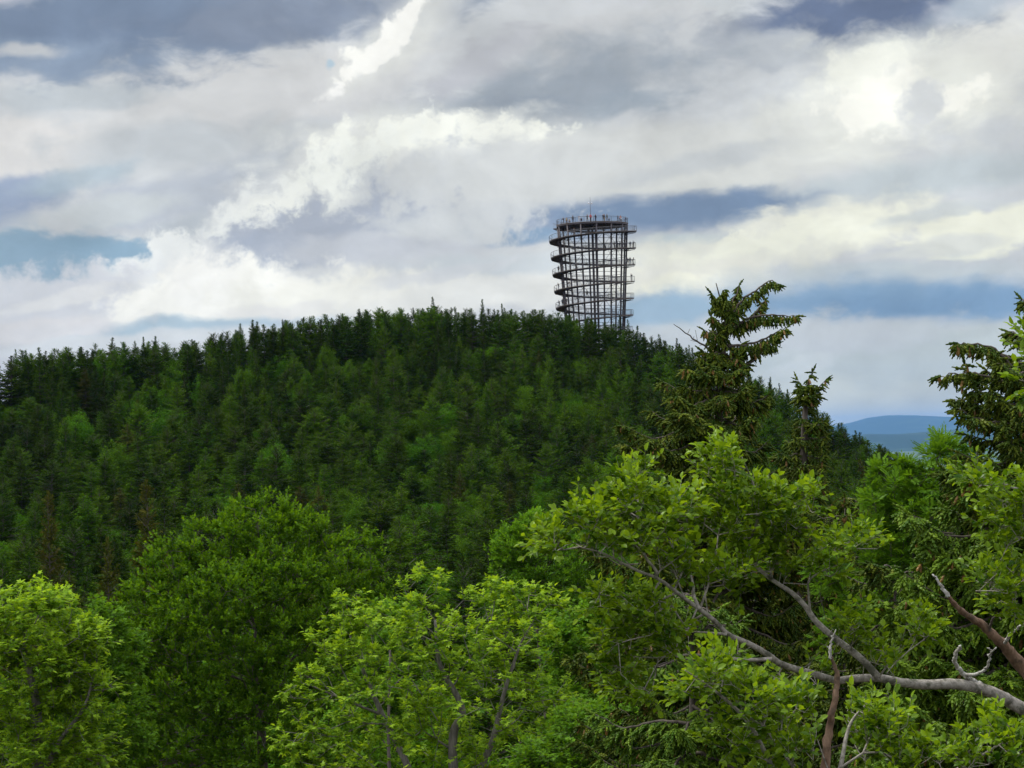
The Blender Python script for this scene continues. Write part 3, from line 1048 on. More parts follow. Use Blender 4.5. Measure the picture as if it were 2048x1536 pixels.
# smaller trees, see background_forest below
SMALL = {0, 1, 2, 3, 9, 10, 11, 12, 13, 14, 21, 22, 23, 24, 25, 26, 33, 34, 35, 36, 37, 38, 39, 42, 43, 47, 48, 49, 50, 51, 52, 53, 57, 59, 61, 62, 63, 64, 65,
66, 68, 76, 77, 78, 79, 80, 89, 90, 91, 92, 93, 94, 95, 99, 105, 106, 107, 108, 109, 110, 113, 119, 120, 121, 122, 123, 124, 125, 126, 127, 128, 131,
134, 136, 137, 138, 139, 140, 141, 142, 144, 145, 147, 149, 154, 155, 156, 157, 158, 159, 163, 169, 171, 172, 173, 174, 175, 176, 179, 181, 183, 184,
188, 189, 190, 191, 192, 193, 194, 195, 198, 201, 206, 207, 208, 209, 210, 211, 212, 214, 215, 218, 220, 221, 222, 224, 225, 226, 227, 228, 229, 230,
231, 235, 237, 238, 243, 244, 245, 246, 247, 248, 252, 255, 260, 262, 263, 264, 265, 266, 267, 275, 280, 281, 282, 283, 284, 285, 286, 287, 288, 290,
292, 293, 296, 297, 299, 300, 302, 303, 304, 305, 306, 307, 308, 309, 310, 311, 313, 324, 325, 326, 327, 328, 329, 332, 334, 335, 338, 342, 343, 345,
346, 347, 348, 349, 350, 351, 352, 356, 362, 368, 369, 370, 371, 372, 373, 374, 378, 380, 381, 391, 392, 393, 394, 395, 396, 397, 398, 400, 403, 409,
414, 415, 416, 417, 418, 419, 420, 421, 422, 424, 427, 428, 431, 440, 441, 442, 443, 444, 445, 446, 451, 452, 456, 457, 462, 464, 465, 466, 467, 468,
469, 470, 471, 476, 480, 481, 487, 490, 491, 492, 493, 494, 495, 496, 497, 503, 513, 514, 517, 518, 519, 520, 521, 522, 523, 524, 525, 529, 530, 531,
534, 536, 541, 545, 546, 547, 548, 549, 550, 551, 552, 554, 555, 559, 565, 569, 570, 574, 575, 576, 577, 578, 579, 580, 581, 583, 584, 588, 593, 594,
602, 603, 604, 605, 606, 607, 608, 609, 610, 611, 613, 616, 617, 618, 622, 624, 631, 633, 634, 635, 636, 637, 638, 639, 640, 643, 644, 648, 652, 653,
663, 664, 665, 666, 667, 668, 669, 670, 671, 677, 678, 681, 685, 686, 691, 695, 696, 697, 698, 699, 700, 701, 702, 704, 707, 708, 716, 717, 727, 728,
729, 730, 731, 732, 733, 734, 735, 736, 740, 741, 742, 743, 756, 761, 762, 763, 764, 765, 766, 767, 768, 783, 790, 794, 795, 796, 797, 798, 799, 800,
801, 802, 807, 809, 812, 814, 819, 823, 829, 830, 831, 832, 833, 834, 835, 836, 837, 840, 843, 844, 846, 847, 864, 865, 866, 867, 868, 869, 870, 871,
872, 874, 884, 886, 887, 888, 893, 895, 900, 901, 902, 903, 904, 905, 906, 907, 908, 909, 910, 915, 919, 922, 924, 933, 937, 938, 939, 940, 941, 942,
943, 944, 945, 948, 950, 958, 960, 962, 974, 975, 976, 977, 978, 979, 980, 981, 982, 983, 986, 988, 991, 994, 1001, 1008, 1013, 1014, 1015, 1016,
1017, 1018, 1019, 1020, 1021, 1022, 1040, 1041, 1046, 1052, 1053, 1054, 1055, 1056, 1057, 1058, 1059, 1060, 1080, 1081, 1084, 1086, 1091, 1092, 1093,
1094, 1095, 1096, 1097, 1098, 1099, 1100, 1101, 1103, 1106, 1112, 1115, 1116, 1125, 1127, 1128, 1133, 1134, 1135, 1136, 1137, 1138, 1139, 1140, 1141,
1142, 1146, 1154, 1162, 1166, 1167, 1168, 1170, 1175, 1176, 1177, 1178, 1179, 1180, 1181, 1182, 1183, 1184, 1185, 1187, 1195, 1196, 1198, 1199, 1202,
1205, 1208, 1209, 1217, 1218, 1219, 1220, 1221, 1222, 1223, 1224, 1225, 1226, 1227, 1231, 1232, 1235, 1236, 1242, 1244, 1248, 1249, 1252, 1254, 1255,
1260, 1261, 1262, 1263, 1264, 1265, 1266, 1267, 1268, 1269, 1270, 1273, 1275, 1284, 1287, 1291, 1292, 1296, 1305, 1306, 1307, 1308, 1309, 1310, 1311,
1312, 1313, 1314, 1318, 1320, 1327, 1331, 1339, 1340, 1342, 1343, 1344, 1349, 1350, 1351, 1352, 1353, 1354, 1355, 1356, 1357, 1358, 1359, 1360, 1361,
1369, 1370, 1377, 1395, 1396, 1397, 1398, 1399, 1400, 1401, 1402, 1403, 1404, 1405, 1411, 1426, 1428, 1432, 1437, 1442, 1443, 1444, 1445, 1446, 1447,
1448, 1449, 1450, 1451, 1453, 1458, 1460, 1471, 1479, 1480, 1481, 1483, 1488, 1489, 1490, 1491, 1492, 1493, 1494, 1495, 1496, 1497, 1498, 1500, 1504,
1512, 1513, 1514, 1524, 1526, 1529, 1537, 1538, 1539, 1540, 1541, 1542, 1543, 1544, 1545, 1546, 1547, 1548, 1554, 1560, 1566, 1571, 1574, 1577, 1578,
1580, 1583, 1587, 1588, 1589, 1590, 1591, 1592, 1593, 1594, 1595, 1596, 1597, 1599, 1601, 1610, 1616, 1621, 1623, 1627, 1629, 1630, 1631, 1632, 1638,
1639, 1640, 1641, 1642, 1643, 1644, 1645, 1646, 1647, 1648, 1649, 1655, 1658, 1663, 1669, 1674, 1679, 1680, 1681, 1682, 1683, 1690, 1691, 1692, 1693,
1694, 1697, 1698, 1699, 1700, 1701, 1702, 1718, 1723, 1726, 1729, 1731, 1736, 1737, 1739, 1745, 1746, 1747, 1748, 1751, 1752, 1753, 1754, 1755, 1756,
1761, 1762, 1768, 1771, 1775, 1781, 1787, 1788, 1789, 1792, 1793, 1800, 1801, 1802, 1807, 1808, 1809, 1810, 1811, 1812, 1820, 1823, 1826, 1829, 1831,
1833, 1835, 1836, 1837, 1841, 1842, 1845, 1848, 1857, 1864, 1865, 1866, 1867, 1868, 1869, 1870, 1872, 1875, 1877, 1880, 1885, 1886, 1887, 1891, 1900,
1901, 1903, 1907, 1916, 1923, 1924, 1925, 1926, 1927, 1928, 1929, 1940, 1941, 1944, 1946, 1950, 1957, 1958, 1959, 1960, 1962, 1963, 1966, 1967, 1968,
1970, 1983, 1984, 1985, 1986, 1987, 1988, 1989, 1991, 1994, 1995, 2004, 2006, 2015, 2017, 2022, 2023, 2028, 2029, 2030, 2031, 2032, 2033, 2046, 2047,
2049, 2050, 2053, 2054, 2055, 2056, 2057, 2059, 2061, 2062, 2069, 2070, 2071, 2073, 2074, 2076, 2077, 2083, 2088, 2091, 2092, 2093, 2094, 2117, 2118,
2119, 2120, 2122, 2123, 2125, 2126, 2136, 2144, 2148, 2149, 2151, 2152, 2153, 2154, 2155, 2156, 2157, 2158, 2159, 2160, 2184, 2185, 2186, 2187, 2188,
2190, 2195, 2204, 2207, 2208, 2211, 2212, 2216, 2219, 2220, 2223, 2253, 2254, 2255, 2256, 2257, 2259, 2262, 2264, 2272, 2275, 2283, 2284, 2287, 2288,
2289, 2322, 2323, 2324, 2325, 2327, 2328, 2329, 2330, 2331, 2333, 2347, 2352, 2354, 2355, 2392, 2393, 2394, 2395, 2396, 2397, 2398, 2401, 2402, 2405,
2410, 2413, 2414, 2416, 2419, 2420, 2423, 2424, 2463, 2464, 2465, 2466, 2467, 2468, 2469, 2470, 2471, 2474, 2478, 2480, 2481, 2482, 2483, 2485, 2487,
2492, 2535, 2536, 2539, 2540, 2542, 2543, 2546, 2547, 2548, 2551, 2552, 2555, 2556, 2557, 2558, 2606, 2610, 2611, 2612, 2613, 2615, 2616, 2617, 2618,
2619, 2624, 2625, 2678, 2679, 2680, 2681, 2682, 2683, 2684, 2686, 2687, 2688, 2694, 2695, 2753, 2755, 2756, 2757, 2758, 9100, 9101, 9102, 9104, 9105}
KIND_WORDS = {'spruce_tree': 'dark green spruce', 'larch_tree': 'soft bright green larch', 'broadleaf_tree': 'rounded leafy green tree', 'brown_spruce': 'brownish cone-laden spruce'}
hill = []
for idx, (x, y) in enumerate(spots):
    u = rt.uniform(size=8)
    a = x / y
    yr = float(ridge_y(np.array(a)))
    if y > yr + 16:
        continue
    if math.hypot(x - TOWER_XY[0], y - TOWER_XY[1]) < 12.5:
        continue
    if y > 540 and abs(x - TOWER_XY[0] - 3) < 12 and y < 560 and u[7] < 0.0:
        continue
    # species by place: larch in the middle, spruce on the crest and left, leafy trees low down
    pb = np.interp(y, [118, 250, 350, 450, 560], [0.42, 0.36, 0.28, 0.15, 0.05])
    pl = np.interp(y, [118, 300, 400, 500, 560], [0.25, 0.36, 0.50, 0.58, 0.55]) * (1.0 if a > -0.1 else 0.68)
    pbr = 0.025 if a < 0 else 0.015
    kind = 'broadleaf_tree' if u[0] < pb else 'larch_tree' if u[0] < pb + pl else 'brown_spruce' if u[0] < pb + pl + pbr else 'spruce_tree'
    crest = y > yr - 16
    if crest and u[6] < 0.35:
        kind = 'spruce_tree'
    pr = PROTO[kind][int(u[1] * len(PROTO[kind])) % len(PROTO[kind])]
    h = (0.70 + 0.52 * u[2]) * (1.06 if kind == 'spruce_tree' else 0.94 if kind == 'broadleaf_tree' else 1.0)
    near = np.interp(y, [118, 300, 420, 560], [0.9, 1.05, 0.92, 0.86])
    wdt = (0.8 + 0.45 * u[3]) * np.interp(y, [118, 300, 380, 480, 550], [1.10, 1.30, 1.22, 0.98, 0.78])
    if crest:
        # tip at the skyline of the wood, a few tips above it
        g0_ = float(ground(np.array(x), np.array(y)))
        sk = float(np.interp(a, _ska[:, 0], _ska[:, 1])) * y
        jut = -0.8 + 1.9 * (u[2] - 0.5) + (0.8 + 1.8 * u[5] if u[6] > 0.90 else 0) - max(0, (yr - y)) * 0.05
        h = float(np.clip((sk + jut - g0_) / 14.8, 0.6, 1.6))
        near = 1.0
        if u[6] > 0.90:
            kind, pr = 'spruce_tree', PROTO['spruce_tree'][6 + int(u[1] * 3) % 3]
            wdt *= 0.8
        wdt *= 1.22 if kind == 'spruce_tree' else 1.38
    hill.append((idx, kind, pr, x, y, h * near, wdt, u[4] * 6.28))
for k_, (bx_, by_, bY_, bw_) in enumerate([(300, 962, 175, 1.05), (215, 1075, 150, .85), (92, 985, 190, .95), (330, 1075, 140, .7)]):  # brownish spruces between the left maple and the beech
    q_ = at(bx_, by_, bY_)
    hb_ = (q_[2] - float(ground(np.array(q_[0]), np.array(q_[1])))) / 15.0
    hill.append((9000 + k_, 'brown_spruce', PROTO['brown_spruce'][k_ % 2], q_[0], q_[1], hb_, bw_, 1.7 * k_))
for k_, (bx_, by_, bw_) in enumerate([(1192, 642, .8), (1210, 652, .85), (1228, 655, .8), (1246, 660, .85), (1262, 664, .8), (1172, 640, .8)]):
    q_ = at(bx_, by_, 555 + 2 * (k_ % 3))
    hb_ = (q_[2] - float(ground(np.array(q_[0]), np.array(q_[1])))) / 15.0
    hill.append((9100 + k_, 'larch_tree' if k_ % 2 else 'spruce_tree', PROTO['larch_tree' if k_ % 2 else 'spruce_tree'][k_ % 5], q_[0], q_[1], hb_, bw_, 1.1 * k_))
MASS = []
for idx, kind, pr, x, y, h, wdt, rz in hill:
    if idx in CULL:
        continue
    if idx in SMALL:
        MASS.append((pr, x, y, h, wdt, rz))
        continue
    o = pr if not used[id(pr)] else pr.copy()
    if used[id(pr)]:
        COL.objects.link(o)
    used[id(pr)] = True
    z = float(ground(np.array(x), np.array(y)))
    o.location = (x, y, z - 0.2)
    o.scale = (wdt, wdt, h)
    o.rotation_euler = (0, 0, rz)
    px, py = to_px((x, y, z + 14.5 * h))
    yr = float(ridge_y(np.array(x / y)))
    kw = KIND_WORDS[kind]
    wpx = wdt * 2 * {'spruce_tree': 3.3, 'larch_tree': 3.7, 'broadleaf_tree': 4.2, 'brown_spruce': 2.6}[kind]
    slim = wpx / (15 * h)
    size = ('slim ' if slim < .40 else 'broad ' if slim > .62 else '') + ('tall ' if h > 1.08 else 'short ' if h < .80 else '')
    kw = size.replace(' ', ', ', 1) + kw if size.count(' ') == 2 else size + kw
    kw = kw.replace('dark green ', 'dark ').replace('soft bright green ', 'soft green ')
    if y > yr - 14:
        row = 'on the skyline of the wooded hill'
    elif y > 515:
        row = 'just under the hill\'s skyline'
    elif y > 470:
        row = 'high on the wooded hillside'
    elif y > 425:
        row = 'above mid-height on the hillside'
    elif y > 380:
        row = 'halfway down the wooded hillside'
    elif y > 270:
        row = 'low on the wooded hillside'
    else:
        row = 'at the foot of the wooded hill'
    spans = [(-9999, 110, 'at the far left edge'), (110, 260, 'above the yellow-green maple on the left'), (260, 420, 'above the left half of the round beech'),
             (420, 600, 'above the right half of the round beech'), (600, 760, 'beyond the beech, left of the middle maple'), (760, 920, 'straight above the middle maple'),
             (920, 1080, 'midway between middle maple and lookout tower'), (1080, 1290, 'below the lookout tower'), (1290, 1420, 'between lookout tower and the cone-hung spruce'),
             (1420, 1560, 'behind the cone-hung spruce'), (1560, 1680, 'behind the small spruce top'), (1680, 1830, 'beside the gap with the blue hills'), (1830, 9999, 'by the right-hand spruce')]
    col = [w for lo, hi, w in spans if lo <= px < hi][0]
    lab = f'{kw} {row}, {col}'
    tag(o, ' '.join(lab.split()[:16]) if len(lab.split()) > 16 else lab, 'tree', f'{kw}{"s" if kw.endswith("tree") else " trees"} {row}, {col}')

# the rest of the wood, small and half hidden between the counted trees: ONE stuff object
if MASS:
    pcol = bpy.data.collections.new('wood_tree_kinds')
    plist = [o for v in PROTO.values() for o in v]
    order = {}
    for k, o in enumerate(plist):
        q = bpy.data.objects.new(f'wood_kind_{k:02d}', o.data)
        pcol.objects.link(q)
        order[id(o)] = k
    me = bpy.data.meshes.new('background_forest')
    pts = np.array([(x, y, float(ground(np.array(x), np.array(y))) - .2) for _, x, y, *_r in MASS], dtype=np.float32)
    me.vertices.add(len(pts))
    me.vertices.foreach_set('co', pts.ravel())
    for nm, vals in (('kind_index', [order[id(m_[0])] for m_ in MASS]),):
        at_ = me.attributes.new(nm, 'INT', 'POINT')
        at_.data.foreach_set('value', vals)
    for nm, vals in (('rot', [(0, 0, m_[5]) for m_ in MASS]), ('scl', [(m_[4], m_[4], m_[3]) for m_ in MASS])):
        at_ = me.attributes.new(nm, 'FLOAT_VECTOR', 'POINT')
        at_.data.foreach_set('vector', np.array(vals, dtype=np.float32).ravel())
    fo = bpy.data.objects.new('background_forest', me)
    COL.objects.link(fo)
    gg = bpy.data.node_groups.new('forest_scatter', 'GeometryNodeTree')
    gg.interface.new_socket('Geometry', in_out='INPUT', socket_type='NodeSocketGeometry')
    gg.interface.new_socket('Geometry', in_out='OUTPUT', socket_type='NodeSocketGeometry')
    gi, gou = gg.nodes.new('NodeGroupInput'), gg.nodes.new('NodeGroupOutput')
    ci = gg.nodes.new('GeometryNodeCollectionInfo')
    ci.inputs['Collection'].default_value = pcol
    ci.inputs['Separate Children'].default_value = True
    ci.inputs['Reset Children'].default_value = True
    ip = gg.nodes.new('GeometryNodeInstanceOnPoints')
    ip.inputs['Pick Instance'].default_value = True

    def named(nm, dt):
        n_ = gg.nodes.new('GeometryNodeInputNamedAttribute')
        n_.data_type = dt
        n_.inputs['Name'].default_value = nm
        return n_.outputs[0]
    gg.links.new(gi.outputs[0], ip.inputs['Points'])
    gg.links.new(ci.outputs[0], ip.inputs['Instance'])
    gg.links.new(named('kind_index', 'INT'), ip.inputs['Instance Index'])
    er_ = gg.nodes.new('FunctionNodeEulerToRotation')
    gg.links.new(named('rot', 'FLOAT_VECTOR'), er_.inputs[0])
    gg.links.new(er_.outputs[0], ip.inputs['Rotation'])
    gg.links.new(named('scl', 'FLOAT_VECTOR'), ip.inputs['Scale'])
    gg.links.new(ip.outputs[0], gou.inputs[0])
    md = fo.modifiers.new('scatter', 'NODES')
    md.node_group = gg
    tag(fo, 'the many smaller half-hidden conifers that fill the wooded hill between the larger crowns', 'forest', kind='stuff')
for v in PROTO.values():
    for o in v:
        if not used[id(o)]:
            bpy.data.objects.remove(o)
# ---------------------------------------------------------------- lookout tower
TY = 574.0
TC = at(1186.0, 500, TY)
TX = TC[0]


def tz(py):
    return at(1185, py, TY)[2]


def zy(v):      # height from the tower close-up's own rows
    return tz(370 + v / 4.954)


Z_TOP = zy(392)
Z_E = zy(468)                        # walkway height at its last easternmost point
PITCHZ = 4.16
gz = float(ground(np.array(TX), np.array(TY)))


def wr(z):                           # outer radius of the walkway
    return 11.02 - 0.069 * (Z_E - z)


def cr(z):                           # radius of the ring of columns
    return 8.72 - 0.056 * (Z_TOP - z)


tower = tag(empty('lookout_tower', (TX, TY, gz)), 'round dark steel lookout tower with spiral walkway rising above the wooded hilltop', 'tower')
OFF = np.array([TX, TY, gz])


def tpart(name, V, faces, m, parent=tower, off=OFF, smooth=False, label=None):
    o = build(name, np.asarray(V) - off, [f for f in faces if f is not None], m, parent, smooth=smooth)
    if label:
        o['label'] = label
    return o


def helix(th, r, z):
    return np.stack([TX + r * np.cos(th), TY + r * np.sin(th), z], 1)


TH1 = math.radians(150)
TH0 = -2 * math.pi * math.floor((Z_E - gz) / PITCHZ) 
nseg = int((TH1 - TH0) / (2 * math.pi) * 36)
th = np.linspace(TH0, TH1, nseg + 1)
hz = Z_E + th / (2 * math.pi) * PITCHZ


def strip(th, z, r0, r1, t):
    """spiral slab between radii r0 and r1, thickness t"""
    A = [helix(th, r0, z), helix(th, r1, z), helix(th, r1, z - t), helix(th, r0, z - t)]
    n = len(th)
    V = np.concatenate(A)
    i = np.arange(n - 1)
    Fq = []
    for k in range(4):
        l = (k + 1) % 4
        Fq.append(np.stack([k * n + i, l * n + i, l * n + i + 1, k * n + i + 1], 1))
    Fq.append(np.array([[0, 3 * n, 2 * n, n]]))
    Fq.append(np.array([[n - 1, 2 * n - 1, 3 * n - 1, 4 * n - 1]]))
    return V, np.concatenate(Fq)


ro, ri = wr(hz), wr(hz) - 2.25
v, f = strip(th, hz, ri, ro, 0.10)
tpart('walkway_deck', v, [f], M['timber'])
v1, f1 = strip(th, hz - 0.103, ro - 0.18, ro - 0.06, 0.19)
v2, f2 = strip(th, hz - 0.103, ri + 0.06, ri + 0.18, 0.20)
# cross joists under the deck
a0 = helix(th[::1], ri + 0.2, hz - 0.22)
a1 = helix(th[::1], ro - 0.22, hz - 0.22)
v3, f3 = frusta(a0, a1, np.full(len(a0), .05), np.full(len(a0), .05), 4)
tpart('walkway_beam', np.concatenate([v1, v2, v3]), [f1, f2 + len(v1), f3 + len(v1) + len(v2)], M['steel'])


def railing(name, r, sub=2, hgt=1.2, thx=th, hzx=hz, parent=tower):
    P = helix(thx, r, hzx + hgt)
    Vs, Fs, n = [], [], 0
    for dz, rad in ((0, 0.055), (-0.38, 0.018), (-0.72, 0.018), (-1.05, 0.03)):
        tv = tube(P + UP * dz, rad, 5, caps=False)
        Vs.append(tv[0])
        Fs.append(tv[2] + n)
        n += len(tv[0])
    b = helix(thx[::sub], (r if np.ndim(r) == 0 else r[::sub]), hzx[::sub] - 0.1)
    v, f = frusta(b, b + UP * (hgt + 0.1), np.full(len(b), .045), np.full(len(b), .04), 4)
    Vs.append(v)
    Fs.append(f + n)
    return tpart(name, np.concatenate(Vs), Fs, M['rail'], parent)


railing('outer_railing', ro - 0.05)
railing('inner_railing', ri + 0.05)

# columns
NC = 14
cth = np.radians(17.5 + np.arange(NC) * 360 / NC)
zt = Z_TOP - 0.35
for a in cth:
    p0 = np.array([TX + cr(gz) * math.cos(a), TY + cr(gz) * math.sin(a), gz - 0.6])
    p1 = np.array([TX + cr(zt) * math.cos(a), TY + cr(zt) * math.sin(a), zt])
    tv = tube([p0, (p0 + p1) / 2, p1], 0.21, 8)
    tpart('column', tv[0], [tv[1], tv[2]], M['steel'], smooth=False)
for r, a, rad in ((0.0, 0, 0.30), (0.75, 0.0, 0.15)):
    p = np.array([TX + r * math.cos(a), TY + r, gz - 0.6])
    tv = tube([p, p + UP * (zt - gz) / 2, p + UP * (zt - gz + 0.6)], rad, 10)
    tpart('central_column', tv[0], [tv[1], tv[2]], M['steel'])
# rings of thin beams tying the columns
for z in np.arange(Z_E - PITCHZ * 0.5, gz + 2, -PITCHZ):
    P = np.stack([TX + cr(z) * np.cos(cth), TY + cr(z) * np.sin(cth), np.full(NC, z)], 1)
    v, f = frusta(P, np.roll(P, -1, 0), np.full(NC, .05), np.full(NC, .05), 4)
    tpart('ring_beam', v, [f], M['steel'])
# crossed braces in some bays, thin rods
zl = np.arange(Z_TOP - 0.4, gz, -PITCHZ * 1.0)
for b in range(NC):
    A, B = [], []
    for k in range(len(zl) - 1):
        if (b in (1, 3, 6, 8, 11) or k in (0, 4, 5, 6, 7, 8)) and (b + k) % 2 == 0 or k == 0:
            a0_, a1_ = cth[b], cth[(b + 1) % NC]
            z0_, z1_ = zl[k], zl[k + 1]
            q = lambda a_, z_: (TX + cr(z_) * math.cos(a_), TY + cr(z_) * math.sin(a_), z_)
            A += [q(a0_, z0_), q(a1_, z0_)]
            B += [q(a1_, z1_), q(a0_, z1_)]
    if A:
        v, f = frusta(A, B, np.full(len(A), .04), np.full(len(A), .04), 4)
        tpart('cross_brace', v, [f], M['steel'])
# brackets from the columns out to the walkway
A, B = [], []
for a in cth:
    k = math.floor((a - TH1) / (2 * math.pi))
    t = a
    while t > TH1:
        t -= 2 * math.pi
    while t > TH0:
        z = Z_E + t / (2 * math.pi) * PITCHZ - 0.50
        A.append((TX + (cr(z) - .05) * math.cos(a), TY + (cr(z) - .05) * math.sin(a), z - 0.25))
        B.append((TX + (wr(z) - .2) * math.cos(a), TY + (wr(z) - .2) * math.sin(a), z + 0.02))
        t -= 2 * math.pi
v, f = frusta(A, B, np.full(len(A), .11), np.full(len(A), .05), 4)
tpart('walkway_bracket', v, [f], M['steel'])

# top platform
pt = np.linspace(0, 2 * math.pi, 49)
PR = 8.97


def disc(R, z0_, z1_):
    n = 48
    a = np.arange(n) * 2 * math.pi / n
    top = np.stack([TX + R * np.cos(a), TY + R * np.sin(a), np.full(n, z0_)], 1)
    bot = top.copy()
    bot[:, 2] = z1_
    V = np.concatenate([top, bot, [[TX, TY, z0_], [TX, TY, z1_]]])
    i = np.arange(n)
    j = (i + 1) % n
    return V, np.concatenate([np.stack([i, j, np.full(n, 2 * n)], 1), np.stack([j + n, i + n, np.full(n, 2 * n + 1)], 1)]), np.stack([i, i + n, j + n, j], 1)


v, f3_, f4_ = disc(PR, Z_TOP, Z_TOP - 0.14)
tpart('platform_floor', v, [f3_, f4_], M['timber'])
# rim and radial girders below it
Vs, Fs, n = [], [], 0
rim = np.stack([TX + (PR - .12) * np.cos(pt), TY + (PR - .12) * np.sin(pt), np.full(49, Z_TOP - 0.36)], 1)
v, f = strip(pt, np.full(49, Z_TOP - 0.143), PR - 0.28, PR - 0.06, 0.42)
Vs.append(v); Fs.append(f); n += len(v)
for b in range(NC):
    a = cth[b]
    p0 = np.array([TX + 0.3 * math.cos(a), TY + 0.3 * math.sin(a), Z_TOP - 0.75])
    p1 = np.array([TX + 8.4 * math.cos(a), TY + 8.4 * math.sin(a), Z_TOP - 0.36])
    v, f = frusta([p0], [p1], [0.34], [0.2], 4)
    Vs.append(v); Fs.append(f + n); n += len(v)
for rr in (3.0, 5.8):
    v, f = strip(pt, np.full(49, Z_TOP - 0.15), rr - .1, rr + .1, 0.45)
    Vs.append(v); Fs.append(f + n); n += len(v)
tpart('platform_girder', np.concatenate(Vs), Fs, M['steel'])
railing('platform_railing', PR - 0.1, 2, 1.25, pt, np.full(49, Z_TOP))
# weather mast with two small instruments
mx = at(1181.5, 430, TY)[0]
mb = np.array([mx, TY + 1.5, Z_TOP])
mt = tz(370 + 113 / 4.954)
tv = tube([mb, mb + UP * 3, np.array([mx, TY + 1.5, mt])], [0.07, .06, .045], 6)
mast = tpart('mast', tv[0], [tv[1], tv[2]], M['rail'])
zc = tz(370 + 178 / 4.954)
for s in (-1, 1):
    acc = Acc()
    tvv = tube([np.array([mx, TY + 1.5, zc - .1]), np.array([mx + s * .35, TY + 1.5, zc - .1]), np.array([mx + s * .38, TY + 1.5, zc + .05])], .03, 5)
    acc.add(tvv[0] - OFF, tvv[1], tvv[2])
    cc = np.array([mx + s * .38, TY + 1.5, zc + 0.1]) - OFF
    zz = np.linspace(-1, 1, 7)
    tvv = tube(cc + np.stack([0 * zz, 0 * zz, zz * .17], 1), .2 * np.sqrt(np.maximum(1 - zz ** 2, .02)), 8)
    acc.add(tvv[0], tvv[1], tvv[2], sm=True)
    acc.make('sensor', [M['white']], mast)


# ---------------------------------------------------------------- people on the tower
def cloth(name, c):
    return plain_mat(name, c, tuple(min(1, x * 1.25) for x in c), 0.85, 0, 8)


SKIN = plain_mat('skin', (0.42, 0.24, 0.17), (0.5, 0.3, 0.21), 0.6)
CLOTH = {'black': cloth('black_cloth', (.018, .018, .022)), 'navy': cloth('navy_cloth', (.02, .03, .07)), 'red': cloth('red_cloth', (.55, .06, .06)),
         'white': cloth('white_cloth', (.72, .72, .74)), 'pink': cloth('salmon_cloth', (.55, .22, .18)), 'grey': cloth('grey_cloth', (.13, .13, .14)),
         'brown': cloth('brown_cloth', (.10, .06, .04)), 'jeans': cloth('jeans_cloth', (.05, .07, .13)), 'green': cloth('olive_cloth', (.06, .08, .04)),
         'beige': cloth('beige_cloth', (.38, .32, .22)), 'blue': cloth('blue_cloth', (.06, .12, .30))}
HAIR = cloth('dark_hair', (.025, .018, .012))

POSES = {   # joint positions (x right, y forward, z up), figure faces +y
    'stand': dict(hip=(0, 0, .95), chest=(0, .0, 1.30), neck=(0, .01, 1.49), head=(0, .03, 1.64),
                  arm=[(.19, 0, 1.42), (.25, .0, 1.15), (.25, .10, .92), (.25, .13, .84)], leg=[(.09, 0, .90), (.11, .02, .49), (.11, 0, .08), (.11, .14, .04)],
                  arm2=[(-.19, 0, 1.42), (-.25, .0, 1.15), (-.25, .10, .92), (-.25, .13, .84)], leg2=[(-.09, 0, .90), (-.11, .02, .49), (-.11, 0, .08), (-.11, .14, .04)]),
    'lean': dict(hip=(0, -.05, .94), chest=(0, .07, 1.27), neck=(0, .14, 1.44), head=(0, .19, 1.58),
                 arm=[(.19, .10, 1.37), (.25, .18, 1.12), (.16, .40, 1.14), (.12, .48, 1.16)], leg=[(.09, -.05, .90), (.11, .02, .49), (.11, -.06, .08), (.11, .08, .04)],
                 arm2=[(-.19, .10, 1.37), (-.25, .18, 1.12), (-.16, .40, 1.14), (-.12, .48, 1.16)], leg2=[(-.09, -.05, .90), (-.12, .05, .49), (-.12, .12, .08), (-.12, .26, .04)]),
    'walk': dict(hip=(0, 0, .92), chest=(0, .03, 1.28), neck=(0, .05, 1.46), head=(0, .08, 1.61),
                 arm=[(.19, .02, 1.40), (.24, -.10, 1.15), (.23, -.08, .93), (.22, -.04, .85)], leg=[(.09, 0, .88), (.10, .20, .50), (.10, .28, .09), (.10, .42, .05)],
                 arm2=[(-.19, .02, 1.40), (-.24, .12, 1.15), (-.20, .30, .98), (-.18, .36, .93)], leg2=[(-.09, 0, .88), (-.10, -.08, .48), (-.10, -.34, .13), (-.10, -.24, .04)]),
    'phone': dict(hip=(0, 0, .95), chest=(0, -.02, 1.30), neck=(0, .0, 1.49), head=(0, .02, 1.64),
                  arm=[(.19, 0, 1.42), (.28, .08, 1.18), (.14, .28, 1.38), (.08, .32, 1.46)], leg=[(.09, 0, .90), (.13, .02, .49), (.15, 0, .08), (.17, .13, .04)],
                  arm2=[(-.19, 0, 1.42), (-.28, .08, 1.18), (-.14, .28, 1.38), (-.08, .32, 1.46)], leg2=[(-.09, 0, .90), (-.13, .02, .49), (-.15, 0, .08), (-.17, .13, .04)]),
    'crouch': dict(hip=(0, -.12, .36), chest=(0, .06, .66), neck=(0, .14, .84), head=(0, .20, .97),
                   arm=[(.17, .08, .78), (.24, .24, .58), (.16, .42, .46), (.12, .48, .42)], leg=[(.10, -.10, .34), (.16, .28, .46), (.14, .02, .09), (.15, .16, .04)],
                   arm2=[(-.17, .08, .78), (-.24, .24, .58), (-.16, .42, .46), (-.12, .48, .42)], leg2=[(-.10, -.10, .34), (-.16, .28, .46), (-.14, .02, .09), (-.15, .16, .04)]),
}


